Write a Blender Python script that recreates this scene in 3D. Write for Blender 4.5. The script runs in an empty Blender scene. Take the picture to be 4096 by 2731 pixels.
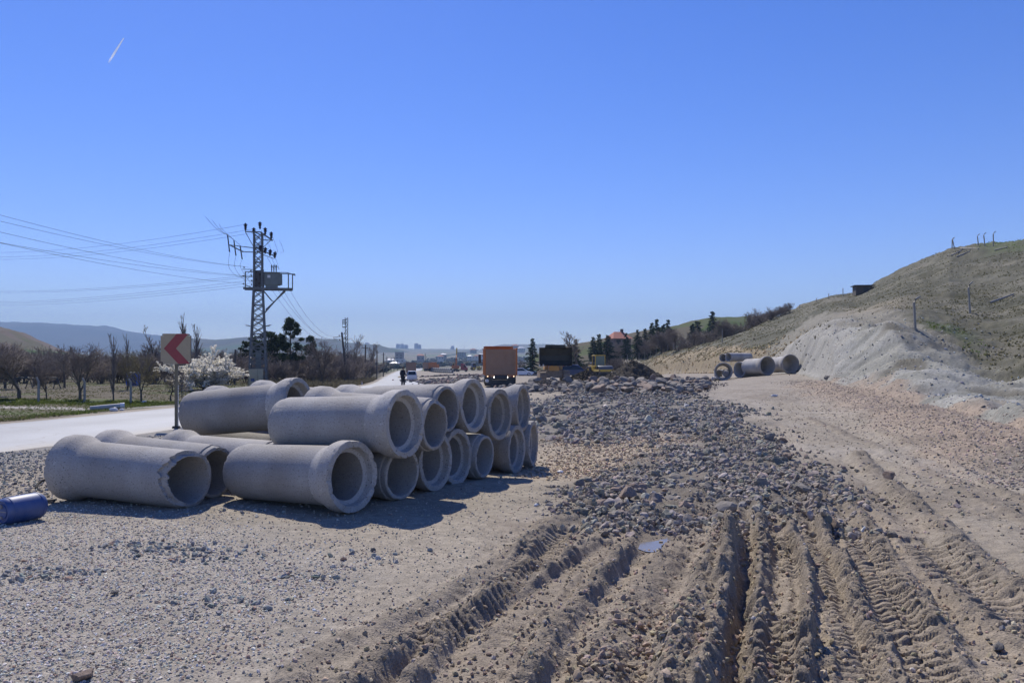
import bpy, bmesh, math, random
import numpy as np
from mathutils import Vector, Matrix

C = bpy.context.scene.collection
F, U0, V0, EYE = 3186.0, 2048.0, 1450.0, 2.1
R = math.radians
rnd = random.Random(7)
rng = np.random.default_rng(11)

def at(u, v, d):
    """Design aid: a spot read off the photo at a known distance, in metres."""
    return ((u - U0) / F * d, d, EYE - (v - V0) / F * d)

def gp(u, v):
    d = EYE * F / (v - V0)
    return ((u - U0) / F * d, d)

# ------------------------------------------------------------------ noise
def _hash(ix, iy, seed):
    h = (ix.astype(np.int64) * 374761393 + iy.astype(np.int64) * 668265263 + seed * 1442695041) & 0x7fffffff
    h = ((h ^ (h >> 13)) * 1274126177) & 0x7fffffff
    return ((h ^ (h >> 16)) & 0xffff) / 65535.0

def vnoise(x, y, seed=0):
    x = np.asarray(x, float); y = np.asarray(y, float)
    ix = np.floor(x); iy = np.floor(y)
    fx = x - ix; fy = y - iy
    fx = fx * fx * fx * (fx * (fx * 6 - 15) + 10); fy = fy * fy * fy * (fy * (fy * 6 - 15) + 10)
    a = _hash(ix, iy, seed); b = _hash(ix + 1, iy, seed)
    c = _hash(ix, iy + 1, seed); d = _hash(ix + 1, iy + 1, seed)
    return (a + (b - a) * fx) * (1 - fy) + (c + (d - c) * fx) * fy

def fbm(x, y, octv=4, seed=0, gain=0.5):
    """-1..1"""
    x = np.asarray(x, float); y = np.asarray(y, float)
    s = np.zeros(np.broadcast(x, y).shape); a = 1.0; t = 0.0
    for o in range(octv):
        ca, sa = math.cos(o * 1.1 + .4), math.sin(o * 1.1 + .4)
        s += a * (vnoise((x * ca - y * sa) * 2 ** o + o * 17.3, (x * sa + y * ca) * 2 ** o - o * 9.1, seed + o) * 2 - 1)
        t += a; a *= gain
    return s / t

def sstep(a, b, x):
    t = np.clip((np.asarray(x, float) - a) / (b - a), 0, 1)
    return t * t * (3 - 2 * t)

def lerp(a, b, t):
    return a + (b - a) * t

def inpoly(x, y, poly):
    """signed distance to a polygon, positive inside"""
    x = np.asarray(x, float); y = np.asarray(y, float)
    ins = np.zeros(x.shape, bool); dm = np.full(x.shape, 1e9)
    n = len(poly)
    for i in range(n):
        x0, y0 = poly[i]; x1, y1 = poly[(i + 1) % n]
        if y0 != y1:
            c = ((y0 > y) != (y1 > y)) & (x < (x1 - x0) * (y - y0) / (y1 - y0) + x0)
            ins ^= c
        dx, dy = x1 - x0, y1 - y0
        t = np.clip(((x - x0) * dx + (y - y0) * dy) / (dx * dx + dy * dy + 1e-12), 0, 1)
        dm = np.minimum(dm, (x - x0 - t * dx) ** 2 + (y - y0 - t * dy) ** 2)
    return np.where(ins, 1, -1) * np.sqrt(dm)

def polydist(x, y, pts):
    """distance, signed side, arc length to a polyline"""
    best = np.full(x.shape, 1e9); side = np.zeros(x.shape); arc = np.zeros(x.shape); s0 = 0.0
    for (x0, y0), (x1, y1) in zip(pts[:-1], pts[1:]):
        dx, dy = x1 - x0, y1 - y0; L = math.hypot(dx, dy)
        t = np.clip(((x - x0) * dx + (y - y0) * dy) / (L * L), 0, 1)
        ex, ey = x - x0 - t * dx, y - y0 - t * dy
        d = np.hypot(ex, ey); m = d < best
        best = np.where(m, d, best)
        side = np.where(m, (ex * dy - ey * dx) / L, side)
        arc = np.where(m, s0 + t * L, arc); s0 += L
    return best, side, arc

def smooth_path(pts, n=8):
    P = np.array(pts, float); out = []
    for i in range(len(P) - 1):
        p0 = P[max(i - 1, 0)]; p1 = P[i]; p2 = P[i + 1]; p3 = P[min(i + 2, len(P) - 1)]
        for k in range(n):
            t = k / n
            out.append(.5 * (2 * p1 + (p2 - p0) * t + (2 * p0 - 5 * p1 + 4 * p2 - p3) * t * t + (3 * p1 - p0 - 3 * p2 + p3) * t ** 3))
    out.append(P[-1])
    return [tuple(p) for p in out]

# ------------------------------------------------------------------ objects
def link(o, parent=None):
    C.objects.link(o)
    if parent is not None: o.parent = parent
    return o

def tag(o, label=None, cat=None, group=None, kind=None):
    if label: o['label'] = label
    if cat: o['category'] = cat
    if group: o['group'] = group
    if kind: o['kind'] = kind
    return o

def thing(name, label, cat, loc=(0, 0, 0), rotz=0.0, group=None, scale=1.0):
    o = bpy.data.objects.new(name, None); C.objects.link(o)
    o.empty_display_size = .2
    o.location = loc; o.rotation_euler = (0, 0, rotz); o.scale = (scale,) * 3
    return tag(o, label, cat, group)

def dup(root, loc, rotz=0.0, label=None, scale=None, group=None, rot=None):
    r = root.copy(); C.objects.link(r); r.location = loc
    r.rotation_euler = rot if rot else (0, 0, rotz)
    if scale is not None: r.scale = (scale,) * 3 if not isinstance(scale, tuple) else scale
    if label: r['label'] = label
    if group: r['group'] = group
    for ch in list(root.children):
        c = ch.copy(); C.objects.link(c); c.parent = r
        for g in list(ch.children):
            d = g.copy(); C.objects.link(d); d.parent = c
    return r

def np_mesh(name, V, Fc, mats, tint=None, parent=None, smooth=False, midx=None):
    """V (n,3), Fc (m,k) arrays -> object"""
    V = np.ascontiguousarray(V, np.float32); Fc = np.ascontiguousarray(Fc, np.int32)
    me = bpy.data.meshes.new(name); m, k = Fc.shape
    me.vertices.add(len(V)); me.vertices.foreach_set('co', V.ravel())
    me.loops.add(m * k); me.loops.foreach_set('vertex_index', Fc.ravel())
    me.polygons.add(m); me.polygons.foreach_set('loop_start', np.arange(0, m * k, k, dtype=np.int32))
    me.update(calc_edges=True)
    me.polygons.foreach_set('use_smooth', np.full(m, smooth, bool))
    if midx is not None: me.polygons.foreach_set('material_index', np.asarray(midx, np.int32))
    if tint is not None:
        a = me.color_attributes.new('tint', 'FLOAT_COLOR', 'POINT')
        c = np.ones((len(V), 4), np.float32); c[:, :3] = tint
        a.data.foreach_set('color', c.ravel())
    for mt in (mats if isinstance(mats, (list, tuple)) else [mats]): me.materials.append(mt)
    o = bpy.data.objects.new(name, me)
    return link(o, parent)

def basis(d, up=(0, 0, 1)):
    d = Vector(d).normalized(); u = Vector(up)
    if abs(d.dot(u)) > .98: u = Vector((1, 0, 0))
    a = d.cross(u).normalized(); return a, a.cross(d).normalized()

class MB:
    def __init__(s): s.v = []; s.f = []; s.m = []
    def add(s, V, Fs, m=0):
        o = len(s.v); s.v += [tuple(p) for p in V]
        for f in Fs: s.f.append(tuple(i + o for i in f)); s.m.append(m)
        return s
    def box(s, c, d, rz=0.0, m=0, M=None, top=(1, 1)):
        x, y, z = d[0] / 2, d[1] / 2, d[2] / 2
        P = [(-x, -y, -z), (x, -y, -z), (x, y, -z), (-x, y, -z)]
        P += [(p[0] * top[0], p[1] * top[1], z) for p in P[:4]]
        if M is None: M = Matrix.Rotation(rz, 3, 'Z')
        V = [M @ Vector(p) + Vector(c) for p in P]
        return s.add(V, [(0, 3, 2, 1), (4, 5, 6, 7), (0, 1, 5, 4), (1, 2, 6, 5), (2, 3, 7, 6), (3, 0, 4, 7)], m)
    def beam(s, p0, p1, w, h=None, m=0, up=(0, 0, 1)):
        h = h or w; p0 = Vector(p0); p1 = Vector(p1); a, b = basis(p1 - p0, up); V = []
        for p in (p0, p1):
            V += [p - a * w / 2 - b * h / 2, p + a * w / 2 - b * h / 2, p + a * w / 2 + b * h / 2, p - a * w / 2 + b * h / 2]
        return s.add(V, [(3, 2, 1, 0), (4, 5, 6, 7), (0, 1, 5, 4), (1, 2, 6, 5), (2, 3, 7, 6), (3, 0, 4, 7)], m)
    def tube(s, pts, rad, n=8, m=0, caps=True):
        pts = [Vector(p) for p in pts]
        if not isinstance(rad, (list, tuple)): rad = [rad] * len(pts)
        V = []; Fs = []; up = (0, 0, 1)
        for i, p in enumerate(pts):
            d = (pts[min(i + 1, len(pts) - 1)] - pts[max(i - 1, 0)])
            a, b = basis(d, up)
            for k in range(n):
                t = 2 * math.pi * k / n
                V.append(p + (a * math.cos(t) + b * math.sin(t)) * rad[i])
        for i in range(len(pts) - 1):
            for k in range(n):
                k2 = (k + 1) % n
                Fs.append((i * n + k, i * n + k2, (i + 1) * n + k2, (i + 1) * n + k))
        if caps:
            Fs.append(tuple(range(n - 1, -1, -1))); L = (len(pts) - 1) * n
            Fs.append(tuple(L + k for k in range(n)))
        return s.add(V, Fs, m)
    def cyl(s, p0, p1, r0, r1=None, n=16, m=0, caps=True):
        return s.tube([p0, p1], [r0, r0 if r1 is None else r1], n, m, caps)
    def lathe(s, prof, p=(0, 0, 0), axis=(0, 0, 1), n=24, m=0, caps=(False, False)):
        """prof: (r, h) pairs along axis"""
        ax = Vector(axis).normalized(); a, b = basis(ax); V = []; Fs = []
        for r, h in prof:
            for k in range(n):
                t = 2 * math.pi * k / n
                V.append(Vector(p) + ax * h + (a * math.cos(t) + b * math.sin(t)) * r)
        for i in range(len(prof) - 1):
            for k in range(n):
                k2 = (k + 1) % n
                Fs.append((i * n + k, i * n + k2, (i + 1) * n + k2, (i + 1) * n + k))
        if caps[0]: Fs.append(tuple(range(n - 1, -1, -1)))
        if caps[1]: Fs.append(tuple((len(prof) - 1) * n + k for k in range(n)))
        return s.add(V, Fs, m)
    def prism(s, poly, y0, y1, m=0, M=None, taper=None):
        """poly in XZ extruded along Y"""
        n = len(poly); M = M or Matrix.Identity(3); V = []
        for j, yy in enumerate((y0, y1)):
            for (x, z) in poly: V.append(M @ Vector((x, yy, z)))
        Fs = [tuple(range(n)), tuple(range(2 * n - 1, n - 1, -1))]
        for k in range(n):
            k2 = (k + 1) % n; Fs.append((k, k + n, k2 + n, k2))
        return s.add(V, Fs, m)
    def build(s, name, mats, parent=None, smooth=None, bevel=0.0, seg=2):
        me = bpy.data.meshes.new(name); me.from_pydata(s.v, [], s.f)
        me.polygons.foreach_set('material_index', s.m)
        bm = bmesh.new(); bm.from_mesh(me)
        bmesh.ops.recalc_face_normals(bm, faces=bm.faces)
        if bevel:
            ed = [e for e in bm.edges if len(e.link_faces) == 2 and e.calc_face_angle(0) > .5]
            bmesh.ops.bevel(bm, geom=ed, offset=bevel, segments=seg, affect='EDGES', clamp_overlap=True)
        bm.to_mesh(me); bm.free()
        for mt in (mats if isinstance(mats, (list, tuple)) else [mats]): me.materials.append(mt)
        if smooth is not None:
            me.polygons.foreach_set('use_smooth', [True] * len(me.polygons))
            me.set_sharp_from_angle(angle=R(smooth))
        me.update()
        return link(bpy.data.objects.new(name, me), parent)

# ------------------------------------------------------------------ materials
def mat(name, col, rough=.7, metal=0.0, var=.12, scale=6.0, bump=0.0, bscale=40.0, spec=.5, attr=False,
        var2=0.0, scale2=60.0, dirt=None, trans=0.0):
    m = bpy.data.materials.new(name); m.use_nodes = True
    nt = m.node_tree; N = nt.nodes; L = nt.links
    b = N['Principled BSDF']
    b.inputs['Roughness'].default_value = rough; b.inputs['Metallic'].default_value = metal
    b.inputs['Specular IOR Level'].default_value = spec
    tc = N.new('ShaderNodeTexCoord')
    def noise(sc, det=4):
        n = N.new('ShaderNodeTexNoise'); n.inputs['Scale'].default_value = sc; n.inputs['Detail'].default_value = det
        L.new(tc.outputs['Object'], n.inputs['Vector']); return n
    def ramp(n, lo, hi):
        r = N.new('ShaderNodeMapRange'); r.inputs['From Min'].default_value = .3; r.inputs['From Max'].default_value = .7
        r.inputs['To Min'].default_value = lo; r.inputs['To Max'].default_value = hi
        L.new(n.outputs['Fac'], r.inputs['Value']); return r.outputs['Result']
    if attr:
        a = N.new('ShaderNodeAttribute'); a.attribute_name = 'tint'; cur = a.outputs['Color']
    else:
        a = N.new('ShaderNodeRGB'); a.outputs[0].default_value = (*col, 1); cur = a.outputs[0]
    for vv, ss in ((var, scale), (var2, scale2)):
        if vv:
            k = ramp(noise(ss), 1 - vv, 1 + vv)
            mx = N.new('ShaderNodeVectorMath'); mx.operation = 'SCALE'
            L.new(cur, mx.inputs[0]); L.new(k, mx.inputs['Scale']); cur = mx.outputs[0]
    if dirt:
        dc, amt, sc = dirt
        mx = N.new('ShaderNodeMix'); mx.data_type = 'RGBA'
        L.new(ramp(noise(sc, 6), 0, amt), mx.inputs['Factor']); L.new(cur, mx.inputs['A'])
        mx.inputs['B'].default_value = (*dc, 1); cur = mx.outputs['Result']
    L.new(cur, b.inputs['Base Color'])
    if bump:
        n = noise(bscale, 5); bp = N.new('ShaderNodeBump'); bp.inputs['Strength'].default_value = 1.0
        bp.inputs['Distance'].default_value = bump
        L.new(n.outputs['Fac'], bp.inputs['Height']); L.new(bp.outputs['Normal'], b.inputs['Normal'])
    if trans:
        b.inputs['Transmission Weight'].default_value = trans
    return m

def emis(name, col, strength):
    m = bpy.data.materials.new(name); m.use_nodes = True
    b = m.node_tree.nodes['Principled BSDF']
    b.inputs['Base Color'].default_value = (*col, 1)
    b.inputs['Emission Color'].default_value = (*col, 1); b.inputs['Emission Strength'].default_value = strength
    return m

M = {}
M['conc'] = None
M['steel'] = mat('galvanised_steel', (.12, .13, .14), .55, .4, .2, 8)
M['dark_steel'] = mat('dark_steel', (.05, .05, .055), .5, .5, .2, 8)
M['rubber'] = mat('rubber', (.02, .02, .021), .85, 0, .3, 10, dirt=((.16, .13, .1), .5, 8))
M['glass'] = mat('window_glass', (.02, .025, .03), .08, 0, 0)
M['white'] = mat('white_paint', (.78, .78, .78), .35, 0, .04, 3)
M['plastic'] = mat('white_plastic', (.75, .76, .78), .4, 0, .05, 4, dirt=((.45, .38, .3), .35, 3))
M['orange'] = mat('orange_paint', (.55, .16, .025), .5, 0, .12, 2, dirt=((.3, .2, .13), .45, 2.5))
M['orange_dusty'] = mat('dusty_orange_panel', (.30, .175, .105), .7, 0, .12, 2, dirt=((.30, .20, .14), .6, 1.8))
M['yellow'] = mat('yellow_paint', (.62, .42, .03), .5, 0, .1, 3, dirt=((.35, .28, .18), .4, 4))
M['tan'] = mat('dusty_tan_paint', (.66, .40, .14), .65, 0, .12, 3, dirt=((.33, .26, .19), .5, 3))
M['dust_steel'] = mat('dusty_track_steel', (.27, .225, .185), .75, .1, .25, 6)
M['bucket'] = mat('worn_bucket_steel', (.045, .042, .032), .6, .4, .3, 3, dirt=((.06, .055, .04), .6, 3))
M['ins'] = mat('brown_porcelain', (.03, .018, .014), .2, 0, .1, 5)
M['wire'] = mat('wire', (.08, .085, .1), .5, .3, 0)
M['trafo'] = mat('grey_transformer_paint', (.13, .155, .16), .5, .1, .1, 4)
M['cream'] = mat('cream_cabinet_paint', (.42, .39, .27), .55, 0, .08, 4)
M['blue'] = mat('blue_plastic', (.022, .065, .22), .5, 0, .12, 5, dirt=((.20, .22, .30), .3, 6))
M['wood'] = mat('weathered_wood', (.10, .085, .07), .85, 0, .25, 8)
M['postc'] = mat('concrete_post', (.27, .255, .23), .9, 0, .15, 9)
M['lamp'] = emis('lit_lamp', (1, .97, .9), 5.0)
M['amber'] = emis('lit_amber_lamp', (1, .75, .45), 1.6)
M['red'] = mat('red_lens', (.25, .02, .02), .3)
M['darkred'] = mat('dark_red_paint', (.22, .025, .04), .4, 0, .08, 3)
M['navy'] = mat('dark_blue_paint', (.02, .03, .10), .25, 0, .05, 3)
M['bluegrey'] = mat('blue_grey_paint', (.16, .22, .32), .3, 0, .05, 3)
M['bark'] = mat('bark', (.10, .085, .07), .9, 0, .3, 5)
M['twig'] = mat('bare_twigs', (.20, .165, .14), .9, 0, .3, 1.5)
M['twig_y'] = mat('yellowish_budding_twigs', (.20, .165, .085), .9, 0, .3, 1.5)
M['needle'] = mat('conifer_needles', (.030, .048, .030), .75, 0, .45, 2.5)
M['needle_b'] = mat('blue_green_needles', (.030, .050, .042), .75, 0, .4, 2.5)
M['blossom'] = mat('white_blossom', (.78, .76, .74), .8, 0, .1, 5)
M['wall'] = mat('plaster_wall', (.55, .52, .48), .9, 0, .08, 2)
M['rooftile'] = mat('red_roof_tile', (.34, .12, .08), .8, 0, .15, 3)
M['sheet'] = mat('pale_sheet_roof', (.62, .62, .63), .5, 0, .08, 1)

def leafy(name, col, tr=.5):
    m = bpy.data.materials.new(name); m.use_nodes = True; n = m.node_tree.nodes; l = m.node_tree.links; n.remove(n['Principled BSDF'])
    d = n.new('ShaderNodeBsdfDiffuse'); t = n.new('ShaderNodeBsdfTranslucent'); x = n.new('ShaderNodeMixShader'); x.inputs[0].default_value = tr
    d.inputs[0].default_value = t.inputs[0].default_value = (*col, 1)
    l.new(d.outputs[0], x.inputs[1]); l.new(t.outputs[0], x.inputs[2]); l.new(x.outputs[0], n['Material Output'].inputs[0]); return m
M['needle'] = leafy('conifer_needles', (.050, .070, .040), .35); M['needle_b'] = leafy('blue_green_needles', (.045, .068, .052), .35)
M['blossom'] = leafy('white_blossom_petals', (.88, .85, .76))
# ------------------------------------------------------------------ terrain
FY = np.array([0, 5, 10, 17, 30, 42, 68, 90, 130, 160, 185, 260, 400.])
FX = np.array([3.5, 6.0, 8.5, 11, 14.5, 17, 24, 27, 25, 20, 13, 0, -30.])
FT = (FX / np.maximum(FY, .01))
AY = np.array([0, 10, 17, 42, 68, 90, 130, 200, 300.]); AV = np.array([0, .05, .12, .42, .72, .6, .25, 0, 0])
ZY = np.array([-20, 15, 30, 45, 61, 80, 113, 150, 210, 310, 600, 900, 1300, 2000, 3000, 4000, 4600, 7000.])
ZC = np.array([0, 0, .05, .25, .46, .33, .18, -.4, -1.3, -1.75, -2.2, -.5, 4, 20, 43, 72, 72, 40.])
RY = np.array([-20, 18, 45, 71, 100, 143, 209, 300, 345, 400, 500, 700, 900, 1100, 1300.])
RX = np.array([-23.7, -15.6, -11.5, -11.0, -14.3, -20.5, -29.3, -39.4, -44.6, -51, -60, -82, -107, -134, -161.])
RZ = np.array([0, -.0, -.03, -.13, -.6, -1.22, -1.44, -1.0, -1.5, -2.2, -2.4, -1.6, -.5, 1.6, 4.])
CU = np.array([2300, 2494, 2500, 2590, 2640, 2700, 2800, 2961, 3087, 3165, 3228, 3323, 3421, 3489, 3531, 3602, 3673, 3798, 3917, 4096, 4500, 5600.])
CV = np.array([1450, 1440, 1436, 1432, 1412, 1405, 1380, 1333, 1275, 1240, 1211, 1187, 1173, 1144, 1120, 1081, 1049, 989, 973, 957, 940, 930.])
CD = np.array([190, 185, 180, 165, 150, 140, 130, 125, 130, 140, 150, 150, 150, 140, 138, 135, 130, 125, 119, 110, 105, 100.])
CT = (CU - U0) / F; CZ = EYE + (V0 - CV) / F * CD
BU = np.array([-2000, 1200, 1533, 1650, 1857, 1918, 1992, 2018, 2053, 2104, 2203, 2283, 2500, 6000.])
BV = np.array([1430, 1398, 1387, 1393, 1394, 1394, 1378, 1373.6, 1375.5, 1374, 1373, 1378, 1388, 1390.])
road_path = smooth_path(list(zip(RX, RY)), 6)
_rp = np.array(road_path)

def road_x(y): return np.interp(y, _rp[:, 1], _rp[:, 0])
def road_z(y): return np.interp(y, RY, RZ)

def base(x, y):
    z = np.interp(y, ZY, ZC)
    far = sstep(900, 3500, y)
    t = x / np.maximum(y, 1)
    bz = EYE + (V0 - np.interp(t * F + U0, BU, BV)) / F * 4000
    z = z * lerp(1, bz / 74.0, far)
    rz = road_z(y); rd = np.abs(x - road_x(y))
    z = lerp(rz, z, sstep(4.5, 13, rd))
    left = sstep(4.2, 9, road_x(y) - x)
    z = z - left * .3 * (1 - far)
    s = x - np.interp(y, FY, FX)
    z = z + np.interp(y, AY, AV) * sstep(-9, 0, s)
    z = z - .2 * np.exp(-(((x - .6) / 2.2) ** 2 + ((y - 17.4) / 3.0) ** 2))
    z = z - .1 * np.exp(-(((x + 5.2) / 1.6) ** 2 + ((y - 14.3) / 1.0) ** 2))
    return z

CUTT, CUTQ = [.28, .30, .33, .376, .42, .469, .53, .58, .65, .8], [.02, .06, .25, .50, .46, .38, .21, .17, .16, .15]
def hill_tq(x, y):
    t = x / np.maximum(y, .5)
    yf = np.interp(-t, -FT, FY); yc = np.interp(t, CT, CD)
    return t, (y - yf) / np.maximum(yc - yf, 5), yf, yc

def g_hill(t, q):
    ga = np.interp(q, [0, .027, .14, .30, .44, .68, 1], [0, .032, .06, .165, .29, .55, 1])
    gb = np.interp(q, [0, .03, .12, .20, .4, .7, 1], [0, .04, .27, .32, .46, .75, 1])
    gc = np.interp(q, [0, .04, .15, .3, .5, 1], [0, .08, .52, .62, .75, 1])
    w1 = sstep(.62, .40, t); w2 = sstep(.335, .27, t)
    return lerp(lerp(ga, gb, w1), gc, w2)

def macro(x, y):
    x = np.asarray(x, float); y = np.asarray(y, float)
    b = base(x, y)
    t, q, yf, yc = hill_tq(x, y)
    zf = np.interp(yf, ZY, ZC) + np.interp(yf, AY, AV)
    zc = np.interp(t, CT, CZ)
    w = sstep(.075, .15, t)
    rise = np.maximum(zc - zf, 0) * w
    hz = zf + rise * np.where(q < 1, g_hill(t, np.clip(q, 0, 1)), np.maximum(1 - (q - 1) * .25, .0))
    n = sstep(.0, .12, q)
    hz = hz + n * (fbm(x / 9, y / 9, 4, 5) * .55 + fbm(x / 2.4, y / 2.4, 5, 8, .6) * .36) * np.minimum(rise / 4, 1)
    gul = np.abs(fbm((x + y * .35) * .55, y * .12, 3, 9)) * sstep(0, .06, q) * sstep(.42, .15, q)
    hz = hz - gul * 1.1 * np.minimum(rise / 4, 1)
    k = sstep(0, .015, q) * sstep(.05, .1, t)
    z = lerp(b, np.maximum(hz, b * (q < .3) + -5 * (q >= .3)), k)
    return z

def W(pts): return [gp(u, v) for u, v in pts]
Z_GRAV = W([(-600, 2050), (0, 2040), (420, 2010), (800, 2060), (1200, 2230), (1330, 2330), (1180, 2480), (1020, 2600), (860, 2731), (700, 2950), (-1200, 2950)])
Z_RUB1 = W([(2300, 2070), (2260, 1990), (2420, 1890), (2640, 1800), (2900, 1745), (3080, 1790), (3230, 1890), (3380, 2040), (3330, 2115), (3050, 2090), (2800, 2115), (2560, 2115)])
Z_RUB2 = W([(2110, 1640), (2120, 1770), (2600, 1765), (2980, 1740), (2960, 1650), (2760, 1605), (2300, 1592)])
Z_TAN = W([(2130, 1770), (2500, 1750), (2900, 1755), (2700, 1800), (2500, 1860), (2280, 1890), (2130, 1880)])
Z_MUD = W([(1200, 2731), (1500, 2500), (1850, 2250), (2200, 2060), (2400, 1960), (2900, 1900), (3300, 1900), (3600, 2000), (4096, 2250), (4700, 2700), (4700, 3200), (1000, 3200)])
Z_PALE = W([(2450, 1585), (2950, 1560), (3300, 1552), (3330, 1640), (3000, 1690), (2600, 1596)])
TRACK_R = smooth_path(W([(4500, 2420), (4096, 2210), (3700, 1985), (3450, 1835), (3250, 1725), (3120, 1640)]), 5)

def ln(*p): return smooth_path(W(p), 5)
# ridges squeezed up beside the wheel tracks: path, height, width, asymmetry
RIDGES = [
    (ln((2030, 2900), (2116, 2731), (2267, 2462), (2374, 2355), (2535, 2177), (2575, 2110)), .13, .13),
    (ln((1600, 2800), (1800, 2520), (2000, 2378), (2178, 2284), (2294, 2213), (2446, 2115)), .10, .12),
    (ln((1250, 2900), (1429, 2730), (1616, 2589), (1786, 2478), (2000, 2330), (2134, 2177), (2267, 2070), (2410, 2010)), .11, .16),
    (ln((1150, 2720), (1276, 2597), (1616, 2444), (2000, 2240), (2190, 2080)), .07, .16),
    (ln((2700, 2900), (2748, 2525), (2775, 2445), (2829, 2355), (2918, 2142)), .17, .24),
    (ln((2800, 2900), (2838, 2731), (2882, 2480), (2909, 2355), (2931, 2142)), .15, .10),
    (ln((2990, 2900), (3007, 2731), (3025, 2480), (3051, 2266), (3043, 2124), (3016, 2026)), .17, .11),
    (ln((3215, 2900), (3221, 2731), (3230, 2480), (3239, 2355), (3194, 2195), (3150, 2106)), .13, .08),
    (ln((3700, 2900), (3595, 2731), (3461, 2462), (3408, 2320), (3319, 2177), (3248, 2035)), .16, .10),
    (ln((4010, 2900), (3871, 2731), (3693, 2436), (3559, 2257), (3461, 2115), (3381, 2026)), .11, .14),
    (ln((4300, 2500), (4096, 2391), (3916, 2275), (3782, 2142), (3649, 2035), (3426, 1839)), .12, .22),
    (ln((2330, 2900), (2420, 2640), (2560, 2400), (2700, 2200)), .07, .20),
    (ln((4600, 2330), (4096, 2100), (3750, 1925), (3450, 1785), (3200, 1685)), .05, .16),
    (ln((4600, 2250), (4096, 2020), (3800, 1885), (3520, 1760)), .06, .14),
    (ln((2500, 2230), (2760, 2300), (2990, 2420), (3300, 2640)), .05, .10),
    (ln((4400, 2800), (4096, 2600), (3850, 2420), (3650, 2240)), .06, .18),
]
# tyre treads pressed between them: path, half width, depth, cleat pitch, cleat height
TREADS = [
    (ln((3105, 2900), (3115, 2731), (3130, 2480), (3135, 2320), (3105, 2150)), .18, .06, .12, .085),
    (ln((3520, 2900), (3480, 2731), (3400, 2462), (3340, 2300), (3270, 2140)), .18, .04, .12, .03),
    (ln((3800, 2900), (3740, 2731), (3590, 2450), (3500, 2270), (3430, 2120)), .18, .045, .13, .065),
    (ln((1830, 2700), (2010, 2470), (2220, 2290), (2420, 2180)), .22, .045, .14, .025),
    (ln((1600, 2650), (1850, 2450), (2080, 2280), (2280, 2120)), .17, .035, .12, .04),
    (ln((2945, 2900), (2950, 2731), (2960, 2480), (2985, 2300)), .09, .06, .11, .03),
    (ln((4300, 2620), (4000, 2440), (3820, 2300), (3700, 2180)), .25, .03, .16, .035),
]
Z_BLD = [at(2120, 1560, 50)[:2], at(2330, 1600, 42)[:2], at(2560, 1605, 42)[:2], at(2740, 1585, 44)[:2], at(2840, 1545, 55)[:2], at(2820, 1500, 68)[:2], at(2650, 1520, 70)[:2], at(2450, 1530, 64)[:2], at(2250, 1530, 60)[:2], at(2130, 1530, 58)[:2]]
PUDDLE = W([(2552, 2180), (2575, 2135), (2610, 2122), (2660, 2124), (2690, 2138), (2650, 2165), (2640, 2190), (2590, 2192)])

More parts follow.
